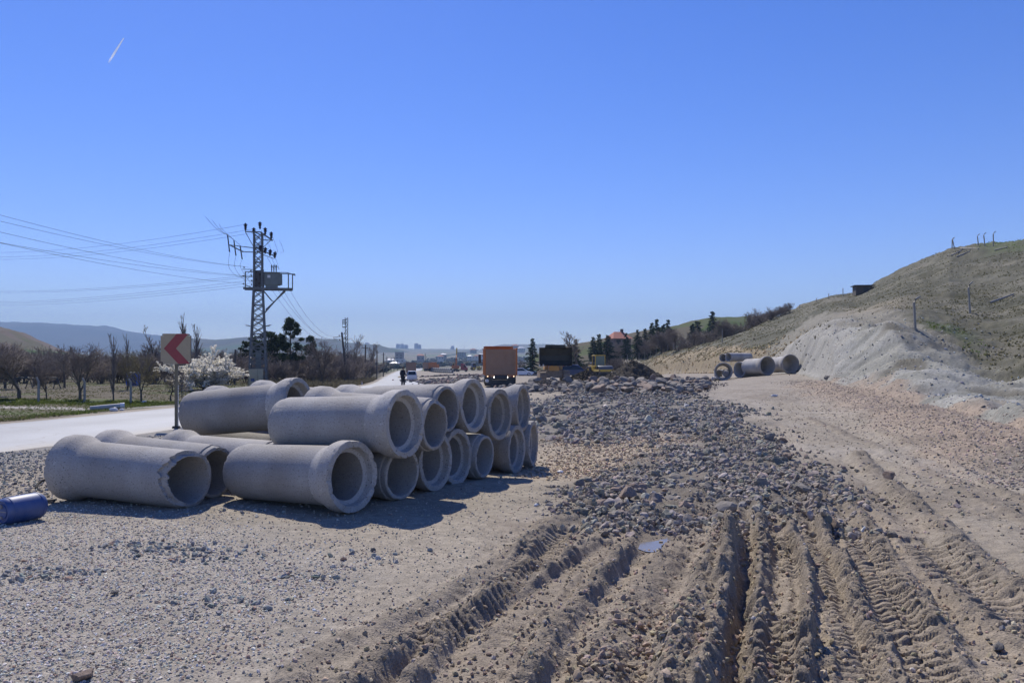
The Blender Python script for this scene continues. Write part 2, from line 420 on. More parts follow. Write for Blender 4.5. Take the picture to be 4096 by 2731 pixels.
def micro(x, y, want_moist=False):
    x = np.asarray(x, float); y = np.asarray(y, float)
    z = np.zeros(x.shape); moist = np.zeros(x.shape)
    near = y < 80
    z += near * (fbm(x * .9, y * .9, 3, 21) * .025 + fbm(x * 7, y * 7, 3, 23) * .010)
    wr = sstep(1.02, 1.25, np.abs(x - road_x(y)) / 3.75)
    m = (y < 27) & (x > -9) & (x < 18)
    if m.any():
        xm, ym = x[m], y[m]
        wob = fbm(xm * 1.3, ym * 1.3, 3, 31) * .10
        zz = np.zeros(xm.shape); mo = np.zeros(xm.shape)
        cr1 = fbm(xm * 5, ym * 5, 3, 33, .6) * .034; cr2 = fbm(xm * 5 + 9, ym * 5, 3, 35, .6) * .034
        brk = fbm(xm * 3, ym * 3, 3, 37)
        mud = sstep(-.3, .5, inpoly(xm, ym, Z_MUD) + wob * 3)
        zz += mud * (fbm(xm * 3.2, ym * 3.2, 5, 41, .62) * .034 + (np.abs(fbm(xm * 8, ym * 8, 4, 43, .6)) - .1) * .045 * (.4 + sstep(-.2, .3, fbm(xm * .9, ym * .9, 2, 45))))
        for i, (p, hw, dep, pitch, ch) in enumerate(TREADS):
            d, sd, ar = polydist(xm, ym, p)
            w = sstep(hw * 1.2, hw * .9, d + wob * .15)
            ends = sstep(0, .5, ar)
            keep = sstep(-.5, -.1, fbm(xm * .8, ym * .8, 2, 61 + i)) * 1.35
            ph = (ar + .35 * np.abs(sd) + wob * .25) / pitch + np.where(sd > 0, .5, 0)
            cl = (sstep(.30, .48, np.abs((ph % 1) - .5) * 2) - .5) * sstep(-.7, -.2, brk)
            zz = lerp(zz, zz * .35 - dep + cl * ch * keep, w * ends)
            mo = np.maximum(mo, w * .25)
        for i, (p, h, wd) in enumerate(RIDGES):
            wd = wd * .72
            d, sd, ar = polydist(xm + wob * .5 + cr1, ym + wob * .5 + cr2, p)
            hh = h * .92 * (.72 + .75 * fbm(ar * 1.7, ar * 0 + i * 3.1, 3, 71 + i))
            prof = np.exp(-(np.abs(sd) / (wd * 1.1)) ** 3.6)
            prof = np.where(d > wd * 3, 0, prof) * sstep(wd * 2.2, wd * .6, d)
            rough = 1 + .75 * fbm(xm * 5, ym * 5, 4, 91, .6)
            zz += prof * hh * rough - .25 * h * np.exp(-((np.abs(sd) - wd * 1.9) / (wd * .8)) ** 2) * (d < wd * 4)
            mo = np.maximum(mo, prof * .75)
        pd = inpoly(xm, ym, PUDDLE)
        zz = np.where(pd > -.25, lerp(zz, -.05, sstep(-.25, .03, pd)), zz)
        mo = np.maximum(mo, sstep(-.3, 0, pd) * .8)
        r1 = sstep(-.5, .6, inpoly(xm, ym, Z_RUB1) + wob * 4)
        zz += r1 * (.05 + fbm(xm * 2.4, ym * 2.4, 4, 51, .6) * .07)
        z[m] += zz; moist[m] = mo
    m = (y > 18) & (y < 52) & (x > -3) & (x < 18)
    if m.any():
        r2 = sstep(-.8, 1.0, inpoly(x[m], y[m], Z_RUB2) + fbm(x[m], y[m], 3, 55) * .8)
        z[m] += r2 * (.07 + fbm(x[m] * 1.4, y[m] * 1.4, 4, 57, .6) * .12)
    m = (y > 36) & (y < 80) & (x > -3) & (x < 20)
    if m.any():
        bd = inpoly(x[m], y[m], Z_BLD) + fbm(x[m] * .5, y[m] * .5, 3, 58) * 1.5
        z[m] += sstep(-1.5, 2.5, bd) * (.10 + .20 * fbm(x[m] * .45, y[m] * .3, 3, 59) + .12 * fbm(x[m] * 2, y[m] * 2, 3, 60))
    s = x - np.interp(y, FY, FX)
    rg = sstep(-7.5, -6, s) * sstep(1, -.5, s) * sstep(8, 11, y) * sstep(55, 45, y)
    z += rg * (fbm(x * 1.3, y * .8, 4, 147, .6) * .06 + fbm(x * 6, y * 3, 3, 149) * .02)
    # spoil bank along the left shoulder and the foot of the hill
    s = x - np.interp(y, FY, FX)
    ft = sstep(-3.2, -.6, s) * sstep(3, 0, s) * sstep(13, 17, y) * sstep(52, 44, y)
    z += ft * (.35 + .25 * fbm(x * .5, y * .5, 3, 77)) + ft * fbm(x * 3, y * 3, 3, 79) * .06
    z *= wr
    return (z, moist) if want_moist else z

def surf(x, y):
    x = np.atleast_1d(np.asarray(x, float)); y = np.atleast_1d(np.asarray(y, float))
    return macro(x, y) + micro(x, y)

def gz(x, y): return float(surf(x, y)[0])

def tint(x, y, moist):
    n1 = fbm(x * .35, y * .35, 4, 101)[:, None]; n2 = fbm(x * 1.7, y * 1.7, 4, 103)[:, None]; n3 = fbm(x * 9, y * 9, 3, 105)[:, None]
    nw = fbm(x * .6, y * .6, 3, 107)
    c = np.array([.36, .295, .205]) * np.ones((len(x), 1))
    c = c + n1 * np.array([.03, .024, .018])
    def put(col, w):
        nonlocal c
        c = lerp(c, np.array(col), np.clip(w, 0, 1)[:, None])
    put((.315, .262, .195), sstep(50, 66, y) * .8)
    put((.33, .278, .215), sstep(-3, 2, inpoly(x, y, Z_PALE) + nw * 3) * .8)
    put((.47, .36, .225), sstep(-.6, .6, inpoly(x, y, Z_TAN) + nw) * .9)
    near = (y < 30)
    put((.37, .32, .25), sstep(-.9, .7, inpoly(x, y, Z_GRAV) + nw * 1.2) * .85)
    put((.325, .25, .165), sstep(-.4, .6, inpoly(x, y, Z_MUD) + nw) * .85)
    d, _, _ = polydist(x, y, TRACK_R)
    put((.32, .262, .18), sstep(1.1, .4, d + nw * .4) * .8)
    put((.135, .115, .095), sstep(-1.2, .8, inpoly(x, y, Z_BLD) + nw * 1.5) * .8)
    put((.18, .150, .115), sstep(-.5, .4, inpoly(x, y, Z_RUB1) + nw * .8) * .85)
    put((.205, .182, .15), sstep(-1, .8, inpoly(x, y, Z_RUB2) + nw * 1.5) * .85)
    put((.19, .148, .102), moist * .7)
    rz = sstep(-2, -8, s_ := x - np.interp(y, FY, FX)) * 0 + sstep(2.5, 4, s_ + 9) * sstep(.5, -1, s_) * sstep(9, 12, y) * sstep(60, 45, y)
    put((.235, .185, .125), rz * sstep(.0, .3, fbm(x * .5, y * .25, 4, 143)) * .6)
    put((.40, .345, .27), rz * sstep(.1, .35, fbm(x * .6 + 7, y * .22, 4, 145)) * .5)
    # road shoulder and fields
    rd = x - road_x(y)
    put((.25, .24, .225), sstep(7.5, 4.5, rd) * sstep(3, 3.9, rd) * sstep(60, 20, y) * .8)
    fld = sstep(-4.0, -5.2, rd + nw * .8)
    farw = sstep(150, 600, y)
    put((.095, .080, .052), fld)
    gp_ = fbm(x * .12, y * .22, 4, 111)
    put((.085, .11, .036), fld * sstep(.05, .45, gp_) * .8)
    put((.095, .13, .03), fld * sstep(47, 46, y) * sstep(41, 43, y) * (.35 + .5 * nw))
    put((.34, .32, .29), fld * sstep(1.0, .5, np.abs(y - 40 - x * .02)) * sstep(-15, -18, x) * .9)
    # far plain and slopes
    f1 = fbm(x / 160, y / 210, 4, 121); f2 = fbm(x / 60, y / 80, 3, 123)
    fc = np.array([.135, .125, .085]) + f2[:, None] * np.array([.03, .028, .02])
    fg = sstep(.0, .25, f1)[:, None]
    fc = lerp(fc, np.array([.085, .125, .045]), fg * .8)
    fb = sstep(.1, .35, fbm(x / 110 + 9, y / 140, 4, 125))[:, None]
    fc = lerp(fc, np.array([.20, .165, .12]), fb * .7)
    c = lerp(c, fc, (sstep(290, 430, y) * (1 - .0))[:, None])
    # hillside
    t, q, yf, yc = hill_tq(x, y); s = x - np.interp(y, FY, FX)
    hw = sstep(-.004, .02, q + nw * .008) * sstep(.06, .10, t)
    hb = fbm(x * .9, y * .9, 5, 131, .62)[:, None]
    veg = np.array([.125, .118, .066]) + hb * np.array([.085, .074, .055]) + n1 * .03
    c = lerp(c, veg, hw[:, None])
    gr = fbm(x * .09, y * .09, 3, 133)
    put((.085, .085, .045), hw * sstep(.0, .3, fbm(x * .16, y * .12, 4, 151)) * .75)
    put((.21, .19, .13), hw * sstep(.1, .4, fbm(x * .3 + 4, y * .12, 4, 153)) * .6)
    put((.10, .135, .035), hw * sstep(.84, .95, q + nw * .1) * sstep(.58, .60, t) * .8)
    put((.085, .12, .035), hw * sstep(.5, .54, t) * sstep(.60, .56, t) * sstep(.2, .24, q) * sstep(.34, .29, q) * .75)
    st = fbm(x * .8 + y * .3, y * .25, 4, 135, .6)
    Q = np.interp(t, CUTT, CUTQ); cw = hw * sstep(.30, .33, t) * sstep(.04, -.03, q - Q + st * .09 + nw * .02)
    put((.245, .225, .165), cw * .95)
    put((.36, .345, .30), cw * sstep(.62, .35, q / Q + st * .25) * .9)
    put((.33, .27, .17), hw * sstep(.40, .42, t + st * .02) * sstep(.52, .48, t) * sstep(.32, .4, q) * sstep(.55, .45, q + st * .1) * .5)
    put((.345, .255, .125), hw * sstep(.155, .19, t) * sstep(.345, .30, t + st * .03) * sstep(.04, -.03, q - np.interp(t, [.17, .25, .28, .30, .34], [.62, .6, .38, .2, .13]) + st * .06) * .9)
    put((.30, .26, .19), hw * sstep(.175, .15, t + st * .01) * .8)
    put((.30, .295, .24), hw * sstep(.40, .44, t) * sstep(.19, .12, q + nw * .05 - (t - .5) * .20) * .9)
    put((.40, .395, .35), hw * sstep(.36, .42, t) * sstep(.19, .10, q) * sstep(.05, .35, fbm(x * .5 + y * .4, y * .15, 4, 155, .6)) * .7)
    put((.19, .195, .165), hw * sstep(.36, .42, t) * sstep(.19, .10, q) * sstep(.08, .3, fbm(x * .7 + y * .5 + 5, y * .2, 4, 157, .6)) * .7)
    put((.13, .115, .075), hw * sstep(.42, .47, t) * sstep(.08, .3, fbm(x * .35, y * .25, 4, 137)) * sstep(.30, .12, q) * sstep(.015, .05, q) * .8)
    ft = sstep(-2.8, -1.2, s + nw * 1.0) * sstep(1.9, .5, s + nw * 1.6 + (y - 17) * .03) * sstep(13, 17, y) * sstep(50, 42, y)
    put((.38, .275, .18), ft * .95)
    put((.16, .15, .12), sstep(-1.5, -.4, s) * sstep(.5, 0, s) * sstep(9, 11, y) * sstep(17, 15, y) * .7)
    c = c * (1 + n2 * .12 + n3 * .12)
    lum = (c @ np.array([.3, .59, .11]))[:, None]; nearw = sstep(500, 200, y)[:, None] * (1 - fld[:, None])
    c = lerp(c, lerp(lum, c, .68) * .87 * np.array([1.0, 1.0, .985]), nearw)
    return np.clip(c, .015, .85)

ground_mat = mat('ground_soil', (1, 1, 1), .93, 0, .20, 9, .016, 55, .25, attr=True, var2=.28, scale2=60)

def build_ground():
    t1 = np.arange(-.72, .7201, .00142)
    t = np.concatenate([np.linspace(-1.25, -.725, 70), t1, np.linspace(.725, 1.25, 70)])
    yr = [.6]; r = 1.0046
    while yr[-1] < 3.2: yr.append(yr[-1] + .1)
    while yr[-1] < 12: yr.append(yr[-1] * 1.0026)
    while yr[-1] < 78: yr.append(yr[-1] * r)
    while yr[-1] < 420: yr.append(yr[-1] * 1.011)
    while yr[-1] < 6500: yr.append(yr[-1] * 1.024)
    yr = np.array(yr)
    Y, T = np.meshgrid(yr, t, indexing='ij')
    X = T * (Y + 3.0)
    x, y = X.ravel(), Y.ravel()
    mi, mo = micro(x, y, True)
    z = macro(x, y) + mi
    col = tint(x, y, mo)
    nr, nc = Y.shape
    i = np.arange(nr - 1)[:, None] * nc + np.arange(nc - 1)[None, :]
    Fc = np.stack([i, i + 1, i + 1 + nc, i + nc], -1).reshape(-1, 4)
    o = np_mesh('ground', np.stack([x, y, z], 1), Fc, ground_mat, col, smooth=True)
    return tag(o, kind='structure')
build_ground()

# ------------------------------------------------------------------ road
def strip(name, path, w, mt, zoff, kind='structure', zf=road_z):
    T = []; LN = (.80, .93, 1.03, .97, .90, .98, 1.04, .94, .78); V = []; n = len(path); K = 9
    for i, (x, y) in enumerate(path):
        a = path[max(i - 1, 0)]; b = path[min(i + 1, n - 1)]
        dx, dy = b[0] - a[0], b[1] - a[1]; L = math.hypot(dx, dy)
        nx, ny = dy / L, -dx / L
        jl = .10 * math.sin(i * 1.7) + .07 * math.sin(i * 4.1)
        for k in range(K):
            o = (k / (K - 1) - .5) * w + (jl if k in (0, K - 1) else 0)
            nb = float(fbm(np.array([o * .5]), np.array([i * .22]), 3, 161)[0]); e_ = k in (0, K - 1)
            T.append(tuple(c * LN[k] * (1 + .16 * nb) for c in ((.31, .28, .23) if e_ else (.255, .268, .285))))
            V.append((x + nx * o, y + ny * o, float(zf(y)) + zoff + .05 * (1 - (2 * k / (K - 1) - 1) ** 2) - (.05 if k in (0, K - 1) else 0)))
    Fs = [[i * K + k, i * K + k + 1, (i + 1) * K + k + 1, (i + 1) * K + k] for i in range(n - 1) for k in range(K - 1)]
    return tag(np_mesh(name, np.array(V), np.array(Fs), mt, np.array(T), smooth=True), kind=kind)

def road_material():
    m = mat('bleached_road_surface', (.37, .37, .375), .62, 0, .08, .5, .004, 90, .5, attr=True, var2=.10, scale2=30)
    nt = m.node_tree; N = nt.nodes; L = nt.links; b = N['Principled BSDF']
    src = b.inputs['Base Color'].links[0].from_socket
    tc = N.new('ShaderNodeTexCoord'); vo = N.new('ShaderNodeTexVoronoi'); vo.feature = 'DISTANCE_TO_EDGE'; vo.inputs['Scale'].default_value = .16
    ns = N.new('ShaderNodeTexNoise'); ns.inputs['Scale'].default_value = .8; ns.inputs['Detail'].default_value = 6
    mp = N.new('ShaderNodeVectorMath'); mp.operation = 'SCALE'; mp.inputs['Scale'].default_value = 1.6
    ad = N.new('ShaderNodeVectorMath'); ad.operation = 'ADD'
    L.new(tc.outputs['Object'], ns.inputs['Vector']); L.new(ns.outputs['Color'], mp.inputs[0])
    L.new(tc.outputs['Object'], ad.inputs[0]); L.new(mp.outputs[0], ad.inputs[1]); L.new(ad.outputs[0], vo.inputs['Vector'])
    lt = N.new('ShaderNodeMath'); lt.operation = 'LESS_THAN'; lt.inputs[1].default_value = .006
    L.new(vo.outputs['Distance'], lt.inputs[0])
    ml = N.new('ShaderNodeMath'); ml.operation = 'MULTIPLY'; ml.inputs[1].default_value = .55; L.new(lt.outputs[0], ml.inputs[0])
    mx = N.new('ShaderNodeMix'); mx.data_type = 'RGBA'; L.new(ml.outputs[0], mx.inputs['Factor']); L.new(src, mx.inputs['A'])
    mx.inputs['B'].default_value = (.2, .195, .19, 1)
    L.new(mx.outputs['Result'], b.inputs['Base Color'])
    return m
strip('road', [p for p in smooth_path(list(zip(RX, RY)), 14) if p[1] > -2], 7.5, road_material(), .035)

# puddle
pm = mat('puddle_water', (.20, .175, .14), .12, 0, 0, spec=.6)
px = [p for p in smooth_path(PUDDLE + [PUDDLE[0]], 5)][:-1]
pz = -.012 + float(macro(np.array([px[0][0]]), np.array([px[0][1]]))[0]) - .035
cxm = sum(p[0] for p in px) / len(px); cym = sum(p[1] for p in px) / len(px)
o = np_mesh('puddle', np.array([(p[0], p[1], pz) for p in px] + [(cxm, cym, pz)]), np.array([[i, (i + 1) % len(px), len(px)] for i in range(len(px))]), pm)
tag(o, kind='structure')

# ------------------------------------------------------------------ distant ridges
hill_mat = mat('hill_cover', (1, 1, 1), 1.0, 0, .0, 1, 0, 1, .0, attr=True)
def ridge(name, D, pts, front, back, c0, c1, c2, seed, base_z=-4, rough=.03, nt=260):
    us = np.array([p[0] for p in pts], float); vs = np.array([p[1] for p in pts], float)
    t = np.linspace((us[0] - U0) / F, (us[-1] - U0) / F, nt)
    zc = EYE + (V0 - np.interp(t * F + U0, us, vs)) / F * D
    fr = np.concatenate([np.linspace(-1, 0, 44), np.linspace(.08, 1, 10)])
    T, Q = np.meshgrid(t, fr)
    Y = D + np.where(Q < 0, Q * front, Q * back)
    X = T * D * (1 + (Y - D) / D * .6)
    Hc = np.broadcast_to(zc, Q.shape) - base_z
    prof = np.where(Q < 0, .5 - .5 * np.cos(np.pi * (1 + Q) ** .85), 1 - .8 * Q * Q)
    gul = fbm(X / (front * .12), Y / (front * .3), 4, seed)
    Z = base_z + Hc * np.clip(prof + gul * .10 * np.sin(np.pi * np.clip(1 + Q, 0, 1)), 0, 1.02) + fbm(X / (front * .03), Y / (front * .03), 3, seed + 3) * Hc * rough * np.clip(1 + Q, 0, 1)
    x, y = X.ravel(), Y.ravel()
    a = fbm(x / (front * .22), y / (front * .16), 4, seed + 7); b = fbm(x / (front * .12), y / (front * .12), 4, seed + 9)
    col = np.array(c0) + 0 * a[:, None]
    col = lerp(col, np.array(c1), sstep(-.05, .25, a)[:, None]); col = lerp(col, np.array(c2), sstep(.05, .3, b)[:, None])
    nr, nc = Q.shape
    i = np.arange(nr - 1)[:, None] * nc + np.arange(nc - 1)[None, :]
    Fc = np.stack([i, i + 1, i + 1 + nc, i + nc], -1).reshape(-1, 4)
    return tag(np_mesh(name, np.stack([x, y, Z.ravel()], 1), Fc, hill_mat, col, smooth=True), kind='structure')

ridge('mountain', 5500, [(-1400, 1330), (-700, 1305), (-200, 1298), (0, 1297), (201, 1297), (290, 1300), (397, 1308), (449, 1307), (491, 1322), (580, 1335), (655, 1345), (760, 1356), (900, 1366), (1000, 1372), (1200, 1385), (1500, 1405)],
      2400, 800, (.075, .07, .05), (.10, .09, .06), (.055, .06, .04), 201, rough=.035)
ridge('hills', 3000, [(640, 1400), (720, 1372), (795, 1357), (879, 1361), (959, 1356), (1010, 1350), (1100, 1349), (1211, 1350), (1277, 1354), (1339, 1358), (1384, 1368), (1441, 1378), (1522, 1380.5), (1533, 1386), (1580, 1396), (1650, 1410)],
      1100, 500, (.12, .11, .07), (.085, .125, .045), (.09, .085, .06), 221, rough=.02)
ridge('hill', 700, [(-1500, 1240), (-700, 1270), (-300, 1290), (0, 1305), (38, 1318), (56, 1321), (107, 1349), (143, 1365), (178, 1385), (245, 1406), (306, 1416), (383, 1431), (472, 1446), (560, 1455), (620, 1458)],
      320, 200, (.165, .13, .10), (.13, .115, .07), (.075, .11, .03), 241, rough=.03)
ridge('hill', 480, [(2120, 1425), (2200, 1400), (2284, 1380), (2363, 1365), (2409, 1355), (2460, 1344), (2516, 1334.6), (2577, 1322), (2634, 1314), (2710, 1302), (2761, 1285), (2800, 1278.5), (2846, 1271.6), (2896, 1269.5), (2988, 1269), (3079, 1268), (3300, 1262), (3700, 1262)],
      170, 120, (.13, .115, .08), (.105, .118, .055), (.085, .115, .04), 261, rough=.015)

def hit(u, v, y0=6.0, y1=420.0):
    """where the photo's line of sight meets the modelled slope"""
    ys = np.geomspace(y0, y1, 4000)
    zz = macro((u - U0) / F * ys, ys); zr = EYE - (v - V0) / F * ys
    k = np.nonzero(zz >= zr)[0]
    y = float(ys[k[0]]) if len(k) else y1
    x = (u - U0) / F * y
    return (x, y, gz(x, y))
# ------------------------------------------------------------------ stones
def ico(sub):
    bm = bmesh.new(); bmesh.ops.create_icosphere(bm, subdivisions=sub, radius=1.0)
    V = np.array([v.co[:] for v in bm.verts]); Fc = np.array([[v.index for v in f.verts] for f in bm.faces]); bm.free()
    return V, Fc
ICO1, ICO2, ICO3 = ico(1), ico(2), ico(3)

def rock_shape(seed, ic, ang=.35, cuts=7):
    """angular stone: a ball planed by random cuts"""
    r = np.random.default_rng(seed); V = ic[0].copy()
    for _ in range(cuts):
        n = r.normal(size=3); n /= np.linalg.norm(n); d = r.uniform(.45, .82)
        k = V @ n; V = V - np.maximum(k - d, 0)[:, None] * n
    V = V * (1 + ang * .35 * r.normal(size=(len(V), 1)))
    return V * np.array([1.0, r.uniform(.65, .95), r.uniform(.45, .75)])

def scatter(name, pts, sizes, cols, mt, ic=ICO1, nshape=10, seed=1, sink=.25, tilt=.5, kind='stuff', zoff=0.0, smooth=False):
    r = np.random.default_rng(seed); n = len(pts)
    pts = np.asarray(pts); z = surf(pts[:, 0], pts[:, 1])
    nv = len(ic[0]); V = np.zeros((n, nv, 3)); which = r.integers(0, nshape, n)
    a = r.uniform(0, 2 * np.pi, n); b = r.normal(0, tilt, n); c = r.normal(0, tilt, n)
    ca, sa, cb, sb, cc, scn = np.cos(a), np.sin(a), np.cos(b), np.sin(b), np.cos(c), np.sin(c)
    Rz = np.zeros((n, 3, 3)); Rz[:, 0, 0] = ca; Rz[:, 0, 1] = -sa; Rz[:, 1, 0] = sa; Rz[:, 1, 1] = ca; Rz[:, 2, 2] = 1
    Rx = np.zeros((n, 3, 3)); Rx[:, 0, 0] = 1; Rx[:, 1, 1] = cb; Rx[:, 1, 2] = -sb; Rx[:, 2, 1] = sb; Rx[:, 2, 2] = cb
    Ry = np.zeros((n, 3, 3)); Ry[:, 1, 1] = 1; Ry[:, 0, 0] = cc; Ry[:, 0, 2] = scn; Ry[:, 2, 0] = -scn; Ry[:, 2, 2] = cc
    Rm = Rx @ Ry @ Rz
    for k in range(nshape):
        m = which == k
        S = rock_shape(seed * 100 + k, ic)
        V[m] = np.einsum('nij,vj->nvi', Rm[m], S) * sizes[m][:, None, None]
    V[:, :, 0] += pts[:, 0][:, None]; V[:, :, 1] += pts[:, 1][:, None]
    V[:, :, 2] += (z + zoff + sizes * (.55 - sink))[:, None]
    Fc = (ic[1][None] + (np.arange(n) * nv)[:, None, None]).reshape(-1, 3)
    T = np.repeat(cols, nv, axis=0)
    o = np_mesh(name, V.reshape(-1, 3), Fc, mt, T, smooth=smooth)
    return tag(o, kind=kind)

def sample_poly(poly, n, r, soft=0.0, seed=0, near=1.0):
    """random spots in a polygon, denser towards the camera by the power `near`"""
    P = np.array(poly); x0, y0 = P.min(0) - soft; x1, y1 = P.max(0) + soft; out = []; tot = 0
    while tot < n:
        m = n * 6
        x = r.uniform(x0, x1, m); y = r.uniform(max(y0, 3.6), y1, m)
        d = inpoly(x, y, poly) + fbm(x * .6, y * .6, 3, 140 + seed) * (soft + .2)
        p = sstep(-soft, soft + 1e-3, d) * (4.5 / np.maximum(y, 4.5)) ** near
        k = (r.uniform(0, 1, m) < p) & (np.abs(x) < .75 * (y + 2))
        out.append(np.stack([x[k], y[k]], 1)); tot += int(k.sum())
    return np.concatenate(out)[:n]

def tone(r, n, base_c, sd, alt=None, palt=.1):
    c = np.array(base_c)[None] * np.exp(r.normal(0, sd, (n, 1))) * (1 + r.normal(0, .04, (n, 3)))
    if alt is not None:
        k = r.uniform(size=n) < palt
        c[k] = np.array(alt)[None] * np.exp(r.normal(0, sd, (k.sum(), 1)))
    return np.clip(c, .02, .8)

stone_mat = mat('stone', (1, 1, 1), .9, 0, .12, 30, 0, 60, .2, attr=True)
r = np.random.default_rng(5)
def lsize(n, lo, hi, k=2.2):
    return lo + (hi - lo) * r.uniform(0, 1, n) ** k
# crushed pale gravel, bottom left
n = 36000; p = sample_poly(Z_GRAV, n, r, .8, 1, 1.6)
scatter('gravel', p, lsize(n, .006, .021, 3), tone(r, n, (.54, .50, .43), .24, (.40, .30, .23), .12), stone_mat, seed=2, sink=.35)
# loose stones everywhere between pile and mud
Z_LEFT = W([(-500, 1830), (700, 1760), (2150, 1820), (2330, 1990), (2000, 2230), (1200, 2731), (500, 2950), (-1400, 2950)])
n = 22000; p = sample_poly(Z_LEFT, n, r, .8, 2, 1.3)
scatter('gravel', p, lsize(n, .006, .022, 3), tone(r, n, (.40, .36, .295), .22, (.40, .27, .2), .12), stone_mat, seed=3)
# grey-green lumps in little clusters
cl = [gp(900, 2060 + 150), gp(560, 2180), gp(470, 2190), gp(620, 2200), gp(60, 2275), gp(200, 2300), gp(110, 2300), gp(700, 2195), gp(760, 2230), gp(1180, 2310), gp(1000, 2420), gp(880, 2400), gp(1500, 2230), gp(820, 2050), gp(980, 2050)]
q = []
for i, (x, y) in enumerate(cl):
    k = 40 if i < 10 else 22
    q.append(np.stack([r.normal(x, .28, k), r.normal(y, .16, k)], 1))
p = np.concatenate(q); n = len(p)
scatter('rubble', p, lsize(n, .012, .045), tone(r, n, (.27, .275, .255), .2, (.4, .27, .19), .06), stone_mat, ICO2, seed=4)
# dark blasted rubble fans
n = 15000; p = sample_poly(Z_RUB1, n, r, .7, 3, .6); p = p[(fbm(p[:, 0] * 1.1, p[:, 1] * 1.1, 3, 501) > -.20)]; n = len(p)
scatter('rubble', p, lsize(n, .012, .085, 3.4), tone(r, n, (.28, .25, .205), .26, (.31, .27, .235), .14), stone_mat, ICO2, seed=5, tilt=.7, sink=.38)
n = 16000; p = sample_poly(Z_RUB2, n, r, 1.4, 4, .8); p = p[(fbm(p[:, 0] * .7, p[:, 1] * .7, 3, 503) > -.26)]; n = len(p)
scatter('rubble', p, lsize(n, .02, .13, 3.6), tone(r, n, (.28, .253, .21), .26, (.31, .275, .245), .14), stone_mat, ICO2, seed=6, tilt=.7, sink=.35)
# strip of rubble joining the two fans and thinning out to the right
Z_RUB3 = W([(2760, 1770), (2960, 1700), (3090, 1770), (3300, 1900), (3500, 2020), (3200, 2010), (2950, 1850)])
n = 1800; p = sample_poly(Z_RUB3, n, r, 1.0, 5, .8)
scatter('rubble', p, lsize(n, .012, .07, 3), tone(r, n, (.27, .235, .185), .25), stone_mat, ICO2, seed=7, tilt=.7)
# tan spoil
n = 5000; p = sample_poly(Z_TAN, n, r, .7, 6, .6)
scatter('rubble', p, lsize(n, .012, .055, 3), tone(r, n, (.46, .36, .25), .18), stone_mat, seed=8)
# clods thrown up in the mud
n = 15000; p = sample_poly(Z_MUD, n, r, .5, 7, 1.5)
scatter('mud', p, lsize(n, .006, .036, 4), tone(r, n, (.36, .29, .205), .2, (.4, .36, .32), .05), stone_mat, seed=9, tilt=.8)
q = []
for (u, v) in [(2700, 2490), (2620, 2560), (2480, 2640), (2880, 2190), (2940, 2160), (2980, 2180), (2840, 2480), (2700, 2600), (2350, 2700), (2420, 2690), (3060, 2640), (2560, 2500), (2830, 2080), (2740, 2090)]:
    x, y = gp(u, v); q.append(np.stack([r.normal(x, .16, 60), r.normal(y, .28, 60)], 1))
p = np.concatenate(q); n = len(p)
scatter('mud', p, lsize(n, .012, .05, 2), tone(r, n, (.34, .272, .195), .2), stone_mat, ICO2, seed=10, tilt=.8)
# pink gravel bank at the foot of the hill
n = 16000; y = 13 + 41 * r.uniform(0, 1, n) ** 1.4; x = np.interp(y, FY, FX) + r.normal(-.7, .9, n)
scatter('gravel', np.stack([x, y], 1), lsize(n, .010, .05, 3.5), tone(r, n, (.44, .355, .275), .18, (.45, .37, .25), .1), stone_mat, seed=11, sink=.45)
# scree and stones of the cut behind it
n = 6000; y = 15 + 60 * r.uniform(0, 1, n) ** 1.5; x = np.interp(y, FY, FX) + np.abs(r.normal(0, 5.5, n)) + .8
scatter('rubble', np.stack([x, y], 1), lsize(n, .02, .11, 4), tone(r, n, (.40, .395, .36), .2, (.24, .22, .18), .15), stone_mat, seed=12, sink=.5)
n = 2600; y = 80 + 70 * r.uniform(0, 1, n); x = np.interp(y, FY, FX) + np.abs(r.normal(0, 2.6, n))
scatter('rubble', np.stack([x, y], 1), lsize(n, .05, .22, 3), tone(r, n, (.46, .35, .19), .2), stone_mat, seed=13)
# shoulder gravel by the barrel and along the road edge
Z_SH = W([(-900, 1830), (0, 1815), (200, 1800), (680, 1735), (760, 1760), (330, 1900), (260, 2000), (-900, 2040)])
n = 7000; p = sample_poly(Z_SH, n, r, .3, 8, .8)
scatter('gravel', p, lsize(n, .012, .045, 2.4), tone(r, n, (.29, .28, .25), .25), stone_mat, seed=14)
# beyond: lumpy spoil strips near the far machines and beside the road
q = []
for (u0, v0, u1, v1, k, s) in [(1700, 1488, 2010, 1494, 500, 1.6), (1690, 1500, 1860, 1535, 900, 2.0), (1800, 1512, 1900, 1518, 300, 1.5), (2120, 1500, 2200, 1495, 150, 2)]:
    tt = r.uniform(0, 1, k)
    d0 = 2.3 * F / (v0 - V0); d1 = 2.3 * F / (v1 - V0)
    x = lerp((u0 - U0) / F * d0, (u1 - U0) / F * d1, tt); yy = lerp(d0, d1, tt)
    q.append(np.stack([x + r.normal(0, s, k), yy + r.normal(0, s, k)], 1))
p = np.concatenate(q); n = len(p)
scatter('rubble', p, lsize(n, .08, .5, 2), tone(r, n, (.20, .175, .15), .25, (.3, .2, .17), .2), stone_mat, seed=15, tilt=.7)

Z_RT = W([(3000, 1640), (3330, 1570), (3900, 1800), (4600, 2050), (4600, 2500), (3900, 2150), (3400, 1850)])
n = 7000; p = sample_poly(Z_RT, n, r, .8, 11, .9)
scatter('gravel', p, lsize(n, .008, .05, 4.5), tone(r, n, (.36, .295, .215), .22, (.24, .2, .15), .2), stone_mat, seed=17, tilt=.7, sink=.45)
